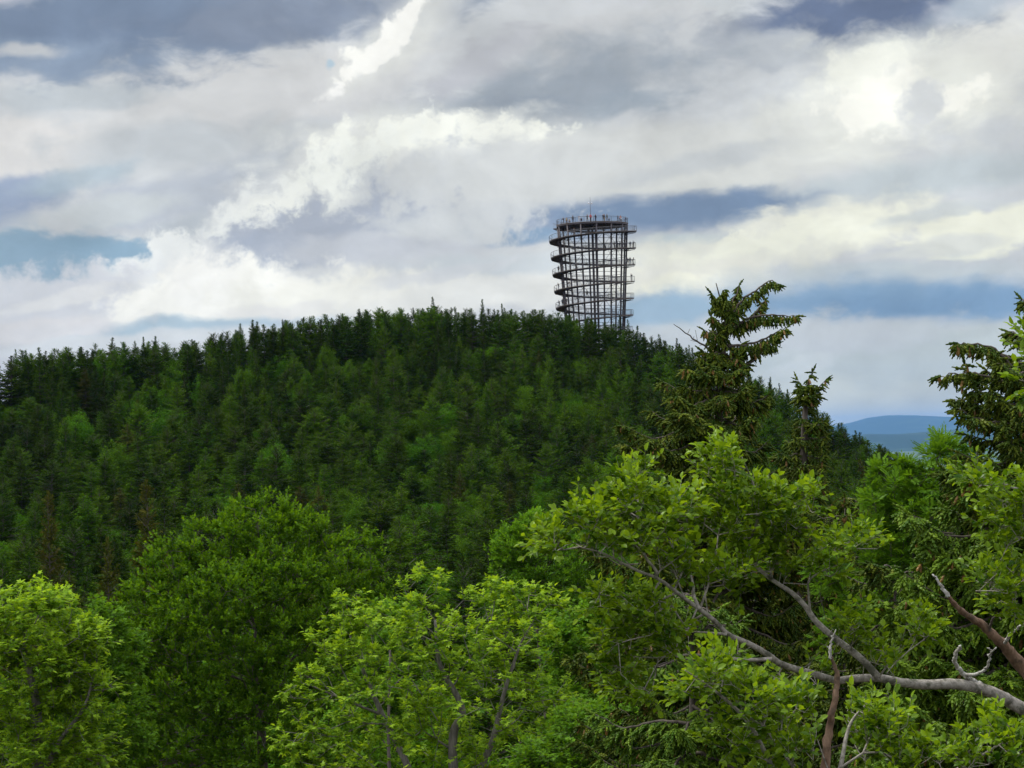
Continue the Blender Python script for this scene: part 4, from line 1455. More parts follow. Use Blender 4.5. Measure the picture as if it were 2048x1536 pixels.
def person_meshes(pose):
    """continuous skinned body, clothes grown from its own faces"""
    J = POSES[pose]
    vs, es, rs, tg = [], [], [], []

    def v(p, r):
        vs.append(p)
        rs.append(r)
        return len(vs) - 1

    def e(a, b, t):
        es.append((a, b))
        tg.append(t)
    hip = v(J['hip'], .145)
    mid = v(tuple((np.array(J['hip']) + np.array(J['chest'])) / 2 + np.array([0, .01, 0])), .125)
    ch = v(J['chest'], .15)
    nk = v(J['neck'], .058)
    hd = v(J['head'], .095)
    h2 = v(tuple(np.array(J['head']) + np.array([0, 0, .10])), .082)
    e(hip, mid, 'torso'); e(mid, ch, 'torso'); e(ch, nk, 'torso'); e(nk, hd, 'neck'); e(hd, h2, 'head')
    for key in ('arm', 'arm2'):
        q = [v(p, r) for p, r in zip(J[key], (.062, .046, .034, .03))]
        e(ch, q[0], 'torso'); e(q[0], q[1], 'sleeve'); e(q[1], q[2], 'sleeve'); e(q[2], q[3], 'hand')
        h = np.array(J[key][3]); d = norm(h - np.array(J[key][2])); sd = norm(np.cross(d, UP))
        for i, s in enumerate((-1.5, -.5, .5, 1.5)):
            fq = v(tuple(h + d * .085 + sd * s * .018 - UP * .01 * i), .0085)
            e(q[3], fq, 'hand')
        tq = v(tuple(h + d * .02 + sd * .05), .010)
        e(q[2], tq, 'hand')
    for key in ('leg', 'leg2'):
        q = [v(p, r) for p, r in zip(J[key], (.095, .062, .042, .036))]
        e(hip, q[0], 'leg'); e(q[0], q[1], 'leg'); e(q[1], q[2], 'leg'); e(q[2], q[3], 'foot')
    me = bpy.data.meshes.new('body')
    me.from_pydata(vs, es, [])
    o = bpy.data.objects.new('body', me)
    COL.objects.link(o)
    sk = o.modifiers.new('skin', 'SKIN')
    for i, r in enumerate(rs):
        me.skin_vertices[0].data[i].radius = (r, r * (0.72 if i in (0, 1, 2) else 1.0))
    me.skin_vertices[0].data[0].use_root = True
    o.modifiers.new('sub', 'SUBSURF').levels = 1
    dg = bpy.context.evaluated_depsgraph_get()
    m2 = bpy.data.meshes.new_from_object(o.evaluated_get(dg))
    bpy.data.objects.remove(o)
    V = np.array([x.co for x in m2.vertices])
    Nv = np.array([x.normal for x in m2.vertices])
    polys = [list(p.vertices) for p in m2.polygons]
    A = np.array([vs[a] for a, b in es]); B = np.array([vs[b] for a, b in es])
    regs = {}
    hc = np.array(J['head'])
    for p in polys:
        c = V[p].mean(0)
        t = np.clip(np.sum((c - A) * (B - A), 1) / np.maximum(np.sum((B - A) ** 2, 1), 1e-9), 0, 1)
        dd = np.linalg.norm(A + (B - A) * t[:, None] - c, axis=1)
        r = tg[int(np.argmin(dd))]
        if r in ('head', 'neck') and c[2] > hc[2] - .06 and (c[2] > hc[2] + .085 or c[1] < hc[1] + 0.0):
            r = 'hair'
        regs.setdefault(r, []).append(p)
    def sub(rr, off, nm):
        ps = [p for r in rr for p in regs.get(r, [])]
        ids = sorted({i for p in ps for i in p})
        mp_ = {i: k for k, i in enumerate(ids)}
        m = bpy.data.meshes.new(nm)
        m.from_pydata([tuple(V[i] + Nv[i] * off) for i in ids], [], [[mp_[i] for i in p] for p in ps])
        for pp in m.polygons:
            pp.use_smooth = True
        return m
    for pp in m2.polygons:
        pp.use_smooth = True
    m2.name = 'person'
    # nose and eyes on the face
    return m2, sub(['torso', 'sleeve'], .014, 'shirt'), sub(['leg'], .010, 'trousers'), sub(['foot'], .012, 'shoes'), sub(['hair'], .016, 'hair')


PM = {k: person_meshes(k) for k in POSES}
OM = {}


def coloured(mesh, m):
    key = (mesh.name, m.name)
    if key not in OM:
        c = mesh.copy()
        c.materials.clear()
        c.materials.append(m)
        OM[key] = c
    return OM[key]


def person(loc, face, pose, top, legs, label, h=1.0, group=None):
    ms = PM[pose]
    b = bpy.data.objects.new('person', coloured(ms[0], SKIN))
    COL.objects.link(b)
    b.location = loc
    b.rotation_euler = (0, 0, face)
    b.scale = (h, h, h)
    tag(b, label, 'person', group)
    for nm, m, c in (('shirt', ms[1], CLOTH[top]), ('trousers', ms[2], CLOTH[legs]), ('shoes', ms[3], CLOTH['black']), ('hair', ms[4], HAIR)):
        q = bpy.data.objects.new(nm, coloured(m, c))
        COL.objects.link(q)
        q.parent = b
    return b


RC = (612, 39.9)           # tower axis column and scale in the close-up


def spot(zx, feet, side, r_in=0.55):
    """where on the spiral someone stands, from the close-up column and the feet row"""
    zf = zy(feet)
    r = wr(zf) - r_in
    axis = RC[0] + (feet - 880) * 0.033
    c = max(-1, min(1, (zx - axis) / (RC[1] * r)))
    a = math.acos(c)
    a = -a if side == 'front' else a
    # height seen: nearer things look higher because we look up
    best = None
    for k in range(-9, 2):
        t = a + 2 * math.pi * k
        if TH0 < t < TH1:
            z = Z_E + t / (2 * math.pi) * PITCHZ
            rr = wr(z) - r_in
            p = np.array([TX + rr * math.cos(t), TY + rr * math.sin(t), z])
            e = abs(to_px(p)[1] - (370 + feet / 4.954))
            if best is None or e < best[0]:
                best = (e, p, t)
    return best[1], best[2]


PEOPLE_TOP = [   # column in close-up, distance from rim, pose, top, legs, label, height scale
    (408, .5, 'stand', 'black', 'black', 'tall person in black at the platform rail, left of the white one', 1.03),
    (320, .5, 'lean', 'black', 'grey', 'person in black cap and grey trousers leaning at the platform\'s left rail', .98),
    (348, 1.3, 'stand', 'beige', 'brown', 'person in beige top standing behind the left platform rail', .95),
    (378, .8, 'crouch', 'beige', 'jeans', 'crouching person in beige by the platform rail, left of the tall black-clad one', 1.0),
    (468, .7, 'phone', 'white', 'white', 'person all in white on the platform, left part', .92),
    (490, .5, 'crouch', 'black', 'jeans', 'crouching person in black beside the one all in white', 1.0),
    (548, .5, 'phone', 'grey', 'black', 'person in grey top and black trousers just left of the red shirt', 1.02),
    (580, .5, 'stand', 'red', 'black', 'person in a red shirt on the top platform', 1.1),
    (628, .5, 'stand', 'black', 'navy', 'single dark-clad person just right of the mast', 1.03),
    (704, .5, 'phone', 'black', 'grey', 'left one of the dark-clad pair right of the mast', 1.04),
    (718, .9, 'stand', 'grey', 'beige', 'person in grey half hidden behind the dark-clad pair', 1.04),
    (741, .5, 'stand', 'green', 'grey', 'olive-shirted person right of the dark-clad pair on the platform', 1.06),
    (760, .5, 'crouch', 'black', 'black', 'black-clad child crouching at the feet of the olive-shirted person', .8),
    (850, .6, 'stand', 'black', 'black', 'black-clad person on the platform left of the salmon shirt', .92),
    (874, .6, 'lean', 'pink', 'brown', 'person in a salmon pink shirt leaning at the right rail', 1.0),
    (890, 1.2, 'stand', 'white', 'grey', 'person in a white top behind the salmon pink shirt', 1.0),
    (947, .5, 'lean', 'navy', 'black', 'navy-clad person at the far right end of the platform rail', 1.03),
]
for zx, rin, pose, tp, lg, lab, h in PEOPLE_TOP:
    r = PR - 0.25 - rin
    c = max(-1, min(1, (zx - 606) / (RC[1] * r)))
    a = -math.acos(c)
    p = (TX + r * math.cos(a), TY + r * math.sin(a), Z_TOP)
    person(p, a - math.pi / 2 + (0.6 if pose == 'stand' else 0.1), pose, tp, lg, lab, h)
PEOPLE_WALK = [
    (405, 505, 'front', 'stand', 'grey', 'grey', 'grey-clad person on the topmost walkway turn, under the platform', 1.0),
    (798, 608, 'back', 'walk', 'black', 'black', 'leftmost of the people on the second walkway turn, right side', 1.0),
    (832, 608, 'back', 'stand', 'brown', 'jeans', 'brown-shirted person in the group on the second turn', 1.0),
    (862, 608, 'back', 'walk', 'black', 'jeans', 'black-shirted person in jeans inside the group on the second turn', 1.05),
    (886, 609, 'back', 'stand', 'navy', 'black', 'navy-shirted person in the group on the second turn', 1.0),
    (915, 611, 'back', 'walk', 'grey', 'black', 'grey-shirted person at the right end of the second turn group', 1.05),
    (966, 618, 'front', 'stand', 'black', 'grey', 'person just right of the thick column on the second turn', .9),
    (1001, 618, 'front', 'phone', 'black', 'black', 'lone black-clad person at the right tip of the second turn', 1.0),
    (658, 602, 'back', 'walk', 'black', 'grey', 'person near the central column on the second turn', .95),
    (745, 606, 'back', 'crouch', 'black', 'black', 'crouching person at the back rail of the second turn', 1.0),
    (725, 775, 'back', 'lean', 'black', 'brown', 'person leaning at the middle of the third turn', 1.0),
    (800, 777, 'back', 'walk', 'brown', 'black', 'brown-clad person at the back of the third turn', 1.05),
    (942, 785, 'front', 'walk', 'navy', 'black', 'navy-clad person by the thick column on the third turn', 1.0),
    (966, 785, 'front', 'stand', 'grey', 'jeans', 'grey-shirted person in the group on the third turn', 1.05),
    (1001, 783, 'front', 'lean', 'black', 'black', 'black-clad person at the right tip of the third turn', 1.05),
    (428, 828, 'front', 'walk', 'grey', 'black', 'walking person on the third turn, left front', 1.05),
    (260, 872, 'front', 'stand', 'black', 'black', 'black-clad person at the left tip of the fourth turn', 1.0),
    (300, 862, 'front', 'walk', 'grey', 'grey', 'grey-clad person by the left column on the fourth turn', .9),
    (980, 948, 'front', 'phone', 'black', 'black', 'lone dark-clad person at the right end of the fourth turn', 1.1),
    (262, 1035, 'front', 'lean', 'black', 'jeans', 'person leaning at the left tip of the fifth turn', 1.05),
    (304, 1025, 'front', 'stand', 'black', 'grey', 'black-shirted person by the left column on the fifth turn', 1.1),
    (360, 1012, 'front', 'walk', 'brown', 'black', 'brown-shirted person on the fifth turn, right of the left column', .95),
    (560, 1090, 'back', 'walk', 'black', 'black', 'lone walking person in black at the back of the fifth turn', 1.1),
    (270, 1192, 'front', 'lean', 'black', 'grey', 'person leaning at the left tip of the lowest visible turn', 1.0),
    (298, 1186, 'front', 'stand', 'navy', 'black', 'navy-clad person on the lowest visible turn, left side', 1.05),
    (336, 1180, 'front', 'walk', 'black', 'brown', 'black-shirted person by the left column on the lowest visible turn', 1.0),
]
for zx, ft, side, pose, tp, lg, lab, h in PEOPLE_WALK:
    p, t = spot(zx, ft, side)
    person(tuple(p), t - math.pi / 2 if pose in ('lean', 'phone') else t, pose, tp, lg, lab, h)
def dens(pts, step=0.7):
    """split long runs so the smooth curve cannot overshoot"""
    pts = [np.array(p, float) for p in pts]
    out = [pts[0]]
    for a_, b_ in zip(pts[:-1], pts[1:]):
        n_ = max(1, int(np.linalg.norm(b_ - a_) / step))
        out += [a_ + (b_ - a_) * (i + 1) / n_ for i in range(n_)]
    return out


# ---------------------------------------------------------------- near trees, each with trunk, branches and crown
def cloud_points(blobs, rng, shell=0.55):
    """random points in pixel-placed ellipsoids: (px, py, rx, ry, Y, depth, count)"""
    A = []
    for px, py, rx, ry, Y, dep, n in blobs:
        c = at(px, py, Y)
        s = Y / F
        u = rdir(n, rng) * (rng.uniform(shell, 1, n) ** 0.6)[:, None]
        A.append(c + u * np.array([rx * s, dep, ry * s]))
    return np.concatenate(A)


def near_tree(name, label, trunk, A, T, leaf, m, bark, rng, seg=0.35, w=0.35, r0=0.006, shoots=3, nleaf=6, slen=0.35, spread=55, flat=0.6,
              droop=0.2, upb=0.5, tr=0.12, cat='tree', group=None, back=2, maxd=None, extra=None, fine_from=None, jit=0.12, clear=None):
    """trunk: list of polylines [(points, r_start, r_end)], first one is the stem"""
    base = np.array(trunk[0][0][0], float)
    root = tag(empty(name, tuple(base)), label, cat, group)
    nodes, par, fixed = [], [], []
    for k, (pts, ra, rb) in enumerate(trunk):
        sp = smooth_path(pts, 6, 0.0)
        pj = -1
        if nodes:
            d = np.linalg.norm(np.array(nodes) - sp[0], axis=1)
            pj = int(np.argmin(d))
        rr = np.linspace(ra, rb, len(sp))
        tv = tube(sp - base, rr, 10, rng=rng, rough=0.05)
        o = build('trunk' if k == 0 else 'limb', tv[0], [tv[1], tv[2]], bark, root, smooth=True)
        for i, p in enumerate(sp):
            nodes.append(p)
            par.append(pj)
            fixed.append(rr[i])
            pj = len(nodes) - 1
    nfix = len(nodes)
    P, par, tips = grow(nodes, par, A, seg, w, rng, jit, maxd)
    r = radii(par, len(P), r0, 2.35)
    r[:nfix] = np.array(fixed)
    i = np.arange(nfix, len(P))
    pa = par[i]
    rp = np.minimum(r[pa], r[i] * 1.35)
    v, f = frusta(P[pa] - base, P[i] - base, rp, r[i], 5)
    build('branch_network', v, [f], bark, root, smooth=True)['label'] = 'finer branches and twigs inside the crown'
    # leaves on shoots at each tip and a little way down
    O, D = [], []
    for b in range(back):
        nd = tips.copy()
        for _ in range(b):
            nd = np.where(par[nd] >= 0, par[nd], nd)
        pd = np.where(par[nd] >= 0, par[nd], nd)
        dd = norm(P[nd] - P[pd] + 1e-6)
        for s in range(shoots if b == 0 else max(1, shoots - 1)):
            O.append(P[nd])
            D.append(norm(dd * 0.7 + UP * upb + rdir(len(nd), rng) * 0.75))
    O, D = np.concatenate(O), np.concatenate(D)
    keep = np.linalg.norm(O - base, axis=1) > 0.5
    if clear is not None:      # bare zone in front of the old limbs
        q = np.array([(*to_px(p), p[1]) for p in O + D * slen * .6])
        for lp in clear:
            lq = np.array([(*to_px(p), p[1]) for p in smooth_path(lp, 8)])
            d2 = np.linalg.norm(q[:, None, :2] - lq[None, :, :2], axis=2)
            j = d2.argmin(1)
            keep &= ~((d2.min(1) < 24) & (q[:, 2] < lq[j, 2] + .12))
    O, D = O[keep], D[keep]
    acc = Acc()
    L = slen * rng.uniform(0.5, 1.25, len(O))
    v, f = frusta(O - base, O + D * L[:, None] - base, np.full(len(O), r0 * .8), np.full(len(O), r0 * .4), 3)
    build('twig', v, [f], bark, root)
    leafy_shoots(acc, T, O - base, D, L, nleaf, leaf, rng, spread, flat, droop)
    acc.make('crown', [m], root)
    return root, P, par, tips


def stem(px, py_top, Y, ztop=None, z0=None, wob=0.25, rng=None, n=5):
    top = at(px, py_top, Y)
    g = float(ground(np.array(top[0]), np.array(Y))) - 0.3
    zs = np.linspace(g, top[2], n)
    rg = rng or RNG
    return [(top[0] + rg.uniform(-wob, wob) * (i > 0), Y + rg.uniform(-wob, wob) * (i > 0), z) for i, z in enumerate(zs)]


# round beech, left of centre
rg = np.random.default_rng(21)
bl = [(520, 1060, 80, 62, 84, 1.8, 62), (430, 1100, 70, 60, 84.5, 1.7, 52), (600, 1085, 62, 60, 84, 1.6, 44), (345, 1140, 66, 50, 84, 1.5, 44), (300, 1215, 62, 50, 83, 1.5, 42), (660, 1140, 62, 62, 84, 1.6, 46),
      (560, 1160, 80, 60, 81.5, 1.4, 56), (460, 1200, 80, 56, 81.3, 1.4, 56), (380, 1270, 90, 60, 81.5, 1.5, 60), (270, 1300, 66, 56, 83, 1.5, 46), (620, 1240, 76, 60, 81.8, 1.4, 52), (530, 1290, 86, 56, 81.0, 1.3, 56),
      (720, 1130, 40, 62, 86, 1.3, 30), (745, 1200, 40, 62, 86, 1.3, 30), (700, 1290, 66, 72, 84, 1.6, 48), (240, 1390, 80, 60, 83, 1.6, 56), (350, 1380, 86, 60, 81.8, 1.5, 56), (460, 1390, 86, 60, 81.3, 1.4, 56),
      (600, 1380, 86, 60, 81.6, 1.5, 56), (690, 1400, 70, 70, 84, 1.6, 46), (260, 1490, 90, 56, 83, 1.6, 56), (380, 1490, 90, 56, 81.8, 1.5, 56), (520, 1490, 90, 56, 81.5, 1.5, 56), (650, 1490, 80, 60, 83, 1.6, 50),
      (450, 1300, 190, 180, 85.5, 2.4, 260)]
A = cloud_points(bl, rg, 0.5)
tr = [(stem(520, 1290, 84, rng=rg), 0.34, 0.12)]
near_tree('beech_tree', 'big round-crowned beech with dense fresh green leaves, left of the middle maple', tr, A, T_diamond(0.70, .16), 0.145, M['beech'], M['bark'], rg,
          seg=0.6, w=0.45, r0=0.008, shoots=6, nleaf=11, slen=0.55, spread=58, flat=0.5, droop=0.05, upb=0.8, back=1)

# yellow-green maple in the middle
rg = np.random.default_rng(22)
bl = [(850, 1180, 45, 45, 46, .6, 22), (700, 1215, 30, 35, 46, .4, 12), (1000, 1190, 60, 26, 46, .6, 26), (1085, 1200, 45, 24, 46, .6, 14), (1130, 1222, 24, 14, 46, .4, 5),
      (760, 1270, 130, 62, 46, 1.3, 85), (920, 1270, 150, 80, 46, 1.6, 110), (1040, 1290, 90, 80, 46, 1.4, 62), (680, 1290, 70, 50, 46, 1.0, 34),
      (640, 1370, 70, 40, 46, .8, 26), (600, 1395, 40, 26, 46, .6, 12), (590, 1460, 40, 40, 46, .6, 14), (780, 1400, 160, 80, 46, 1.6, 110), (960, 1400, 170, 80, 46, 1.8, 120), (620, 1500, 60, 60, 46, .9, 22),
      (800, 1520, 190, 80, 46, 1.8, 110), (1030, 1510, 150, 80, 46, 1.7, 90), (1120, 1440, 60, 80, 46, 1.2, 30)]
A = cloud_points([(*b_[:6], int(b_[6] * .70)) for b_ in bl], rg, 0.3)
g = at(920, 1500, 46)
gzz = float(ground(np.array(g[0]), np.array(46.0))) - .3
tr = [([(g[0], 46, gzz), (g[0] - .1, 46, gzz + 4), (g[0], 46, -9.5), tuple(at(905, 1500, 46)), tuple(at(925, 1420, 46)), tuple(at(880, 1330, 46.2)), tuple(at(870, 1240, 46.3))], .16, .025),
      ([(g[0], 46, -9.5), tuple(at(960, 1560, 46)), tuple(at(985, 1480, 45.8)), tuple(at(1010, 1380, 45.7)), tuple(at(1040, 1290, 45.6))], .09, .025),
      ([(g[0], 46, -9.8), tuple(at(830, 1570, 46.2)), tuple(at(765, 1430, 46.5)), tuple(at(730, 1350, 46.6)), tuple(at(700, 1270, 46.5))], .09, .022),
      ([tuple(at(765, 1430, 46.5)), tuple(at(690, 1400, 46.0)), tuple(at(620, 1370, 45.7))], .03, .012)]
near_tree('maple_tree', 'sparse bright yellow-green maple with big lobed leaves, front middle', tr, A, T_maple(), 0.138, M['maple_y'], M['maplebark'], rg,
          seg=0.28, w=0.35, r0=0.0050, shoots=3, nleaf=6, slen=0.22, spread=62, flat=0.75, droop=0.28, upb=0.45, back=1)

# yellow-green maple at the left edge
rg = np.random.default_rng(23)
bl = [(40, 1215, 110, 42, 55, 1.4, 110), (90, 1290, 130, 60, 55, 1.6, 130), (150, 1330, 60, 40, 55, 1.0, 45), (185, 1270, 34, 24, 55, .6, 14), (200, 1400, 40, 40, 55, .8, 22), (210, 1490, 46, 50, 55, .8, 26), (30, 1380, 120, 90, 55, 1.6, 120), (110, 1440, 90, 90, 55, 1.5, 95),
      (30, 1510, 130, 60, 55, 1.6, 90), (-90, 1300, 100, 120, 55, 1.5, 70)]
A = cloud_points([(*b_[:6], int(b_[6] * .72)) for b_ in bl], rg, 0.3)
p0 = at(75, 1480, 55)
gzz = float(ground(np.array(p0[0]), np.array(55.0))) - .3
tr = [([(p0[0], 55, gzz), (p0[0], 55, -10), tuple(p0), tuple(at(72, 1400, 55)), tuple(at(50, 1310, 55)), tuple(at(45, 1250, 55))], .2, .035),
      ([tuple(at(95, 1530, 55)), tuple(at(120, 1480, 54.8)), tuple(at(165, 1420, 54.6)), tuple(at(185, 1360, 54.6))], .07, .02)]
near_tree('maple_tree', 'yellow-green maple with flat leaf layers at the left edge', tr, A, T_maple(), 0.165, M['maple_y'], M['maplebark'], rg,
          seg=0.32, w=0.35, r0=0.006, shoots=3, nleaf=6, slen=0.36, spread=62, flat=0.8, droop=0.22, upb=0.3, back=2)

# greener maples around
GM = [
    ('darker green maple behind the yellow-green maple at the left edge', 61, [(190, 1255, 65, 45, 61, 1.2, 60), (230, 1320, 60, 55, 61, 1.2, 60), (150, 1390, 80, 60, 61, 1.4, 70), (230, 1450, 80, 70, 61, 1.4, 80), (160, 1520, 90, 50, 61, 1.4, 60)], (200, 1300), 24, 0.15),
    ('blue-green maple filling the space right of the middle maple', 62, [(1150, 1290, 75, 70, 62, 1.5, 110), (1230, 1280, 70, 70, 62, 1.5, 100), (1190, 1400, 110, 90, 62, 1.8, 170), (1300, 1400, 90, 90, 62, 1.6, 110), (1180, 1500, 110, 70, 62, 1.6, 110)], (1200, 1330), 25, 0.15),
    ('low light green maple at the bottom, right of the middle maple', 40, [(1190, 1470, 90, 45, 40, 1.0, 90), (1260, 1450, 70, 45, 40, 1.0, 60), (1140, 1530, 110, 50, 40, 1.2, 100), (1270, 1530, 80, 50, 40, 1.1, 70)], (1200, 1500), 26, 0.115),
    ('pointed small hornbeam-like green tree right of centre, above the middle maple', 108, [(1072, 1070, 45, 45, 108, 1.3, 110), (1020, 1100, 45, 45, 108, 1.2, 90), (1110, 1140, 75, 75, 108, 1.8, 190), (1130, 1220, 85, 80, 108, 1.9, 170), (1030, 1170, 60, 80, 108, 1.5, 110)], (1080, 1100), 27, 0.16),
    ('dim green maple between the beech and the middle maple', 70, [(790, 1250, 60, 60, 72, 1.4, 60), (780, 1350, 80, 80, 72, 1.6, 70), (740, 1450, 90, 80, 72, 1.6, 80)], (780, 1300), 28, 0.15),
]
for lab, Y, bl, (sx0, sy0), seed, lf in GM:
    rg = np.random.default_rng(seed)
    A = cloud_points(bl, rg, 0.5)
    near_tree('hornbeam_tree' if 'hornbeam' in lab else 'maple_tree', lab.replace('hornbeam-like ', '').replace('pointed small green tree', 'pointed bushy green tree'), [(stem(sx0, sy0, Y, rng=rg), .13, .03)], A,
              T_diamond(.6, .1) if Y > 100 else T_maple(), lf, M['maple_g'], M['bark'], rg, seg=0.4, w=0.4, r0=0.005, shoots=4, nleaf=6, slen=0.34, spread=60,
              flat=0.7, droop=0.22, upb=0.35 if Y < 100 else .8, back=2)

# rowan in front of the blue gap
rg = np.random.default_rng(30)
bl = [(1880, 912, 26, 24, 28, .4, 20), (1938, 925, 26, 18, 28, .4, 10), (1858, 975, 56, 36, 28, .7, 44), (1808, 945, 18, 12, 28, .3, 4), (1770, 1000, 40, 40, 28, .6, 22), (1765, 945, 14, 10, 28, .2, 3),
      (1840, 1040, 80, 50, 28, .8, 50), (1760, 1100, 60, 60, 28, .7, 40), (1850, 1130, 70, 60, 28, .8, 40), (1740, 1190, 70, 50, 28, .8, 40), (1660, 1160, 40, 40, 28, .6, 16), (1900, 1000, 50, 50, 28, .6, 26), (1700, 1270, 70, 50, 28, .7, 30)]
A = cloud_points(bl, rg, 0.3)
near_tree('rowan_tree', 'rowan with feathery bright green leaves in front of the blue hills', [(stem(1830, 980, 28, rng=rg, wob=.12), .09, .02)], A, T_pinnate(), 0.15, M['rowan'], M['bark'], rg,
          seg=0.2, w=0.4, r0=0.004, shoots=4, nleaf=4, slen=0.16, spread=60, flat=0.7, droop=0.15, upb=0.6, back=1)


# ---- near spruces
SPIN = T_spindle(4, 0.115, 7, 0.4, 0.10)
CONE = T_spindle(6, 0.15, 6, 0.12, 0.0)


def spruce_parts(root, base, branches, rng, mshoot, shoot=0.13, cones=0.0, hang=0.5, dens=1.0, side=0.45, step=0.085, fresh=0.0, thick=1.0, r0=.012):
    """branches: list of (polyline points, length scale of side branchlets, leafiness)"""
    so, sd_, ss = [], [], []
    co_, cs = [], []
    b0, b1, br = [], [], []
    tubes_v, tubes_f, nv = [], [], 0
    for pts, sc, leafy in branches:
        sp_ = smooth_path(pts, 5, 0.008, rng)
        seglen = np.linalg.norm(np.diff(sp_, axis=0), axis=1)
        cum = np.concatenate([[0], np.cumsum(seglen)])
        Lb = cum[-1]
        tv = tube(sp_ - base, np.linspace(r0 + 0.010 * Lb, 0.004, len(sp_)), 5)
        tubes_v.append(tv[0]); tubes_f.append((tv[1] + nv, tv[2] + nv)); nv += len(tv[0])
        if leafy <= 0:
            n = int(Lb / 0.12)
            t = rng.uniform(0.2, 1, n) * Lb
            P = np.stack([np.interp(t, cum, sp_[:, k]) for k in range(3)], 1)
            d = rdir(n, rng)
            b0.append(P); b1.append(P + d * rng.uniform(.05, .2, n)[:, None]); br.append(np.full(n, .004))
            continue
        n = max(3, int(Lb / step * dens))
        t = np.linspace(0.12, 1, n) * Lb
        P = np.stack([np.interp(t, cum, sp_[:, k]) for k in range(3)], 1)
        P2 = np.stack([np.interp(np.minimum(t + .05, Lb), cum, sp_[:, k]) for k in range(3)], 1)
        P1 = np.stack([np.interp(np.maximum(t - .05, 0), cum, sp_[:, k]) for k in range(3)], 1)
        Tn = norm(P2 - P1)
        lat = norm(np.cross(Tn, UP))
        tt = t / Lb
        for s in (-1, 1):
            ln = side * sc * (0.25 + 0.9 * (1 - tt) ** 0.7 * np.minimum(1, tt / .25 + .3)) * rng.uniform(.5, 1.25, n)
            hg = hang * rng.uniform(.4, 1.6, n)
            d = norm(Tn * 0.75 + lat * s * rng.uniform(.4, 1.0, n)[:, None] - UP * (hg * .5)[:, None])
            # branchlet bends down along its way
            m_ = 4
            prev = P
            for k in range(m_):
                d2 = norm(d - UP * (hg * (k / m_) * 1.1)[:, None])
                nx = prev + d2 * (ln / m_)[:, None]
                b0.append(prev); b1.append(nx); br.append(np.full(n, .0045 - .0008 * k))
                nsh = max(1, int(round(side * sc / m_ / 0.045)))
                for q in range(nsh):
                    f_ = (q + rng.uniform(0, 1, n)) / nsh
                    o = prev + (nx - prev) * f_[:, None]
                    ls = norm(np.cross(d2, UP + 1e-3))
                    sgn = 1 if (q + k) % 2 else -1
                    dsh = norm(d2 * 0.75 + ls * (sgn * rng.uniform(.3, .9, n))[:, None] - UP * (hg * rng.uniform(0, .9, n))[:, None] + rng.normal(0, .12, (n, 3)))
                    kp = rng.uniform(size=n) < leafy * np.minimum(1, (ln / (side * sc * .35)))
                    so.append(o[kp]); sd_.append(dsh[kp]); ss.append((shoot * rng.uniform(.6, 1.15, n))[kp])
                    if cones > 0 and k >= 2:
                        kc = rng.uniform(size=n) < cones * (0.3 + tt) / nsh
                        co_.append(o[kc]); cs.append(rng.uniform(.07, .115, kc.sum()))
                prev = nx
        # tip
        so.append(sp_[-1:]); sd_.append(norm(sp_[-1:] - sp_[-3:-2])); ss.append(np.array([shoot * 1.1]))
    if so:
        so, sd_, ss = np.concatenate(so), np.concatenate(sd_), np.concatenate(ss)
        acc = Acc()
        tn = rng.uniform(0, 1, len(so)) ** (1.6 - fresh)
        place(acc, SPIN, so - base, sd_, rdir(len(so), rng), ss, tn, width=ss * thick * rng.uniform(.85, 1.15, len(ss)))
        acc.make('foliage', [mshoot], root)
    V = [np.concatenate(tubes_v)]
    F3s = [a for a, b in tubes_f]
    F4s = [b for a, b in tubes_f]
    if b0:
        v, f = frusta(np.concatenate(b0) - base, np.concatenate(b1) - base, np.concatenate(br), np.concatenate(br) * .8, 3)
        V.append(v)
        F4s.append(f + nv)
    build('branch', np.concatenate(V), [np.concatenate(F3s), np.concatenate(F4s)], M['bark'], root, smooth=True)
    if co_ and sum(map(len, co_)):
        co_, cs = np.concatenate(co_), np.concatenate(cs)
        acc = Acc()
        dd = norm(np.tile(-UP, (len(co_), 1)) + rng.normal(0, .28, (len(co_), 3)))
        place(acc, CONE, co_ - base, dd, rdir(len(co_), rng), cs, rng.uniform(0, 1, len(cs)), width=cs * 1.25)
        c = acc.make('cones', [M['cone']], root)
        c.name = 'cone_cluster'
        c['kind'] = 'stuff'


def whorls(trunk_pts, z_lo, z_hi, lengths, rng, step=0.24, nb=5, droop=(-.25, .5), az_range=None, sc=1.0, sides=None):
    """branches round a trunk: lengths is a function of z giving branch length"""
    T_ = np.array(trunk_pts)
    out = []
    z = z_lo
    while z < z_hi:
        x = np.interp(z, T_[:, 2], T_[:, 0])
        y = np.interp(z, T_[:, 2], T_[:, 1])
        for b in range(nb):
            a = rng.uniform(0, 2 * math.pi) if az_range is None else rng.uniform(*az_range)
            L = lengths(z) * rng.uniform(.65, 1.15)
            if sides is not None:
                L *= sides(a)
            e = np.interp((z - z_lo) / (z_hi - z_lo), [0, 1], droop) + rng.normal(0, .12)
            h = np.array([math.cos(a), math.sin(a), 0])
            o = np.array([x, y, z + rng.uniform(-.1, .1)])
            p = [o, o + (h + UP * e) * L * .35, o + (h + UP * (e * .6 - .10)) * L * .7, o + h * L + UP * L * (e * .35 - .05 + .12)]
            out.append((p, min(1.2, .35 + L * .5) * sc, 1.0))
        z += step * rng.uniform(.7, 1.3)
    return out


def pz(py, Y, px=1440):
    return at(px, py, Y)[2]


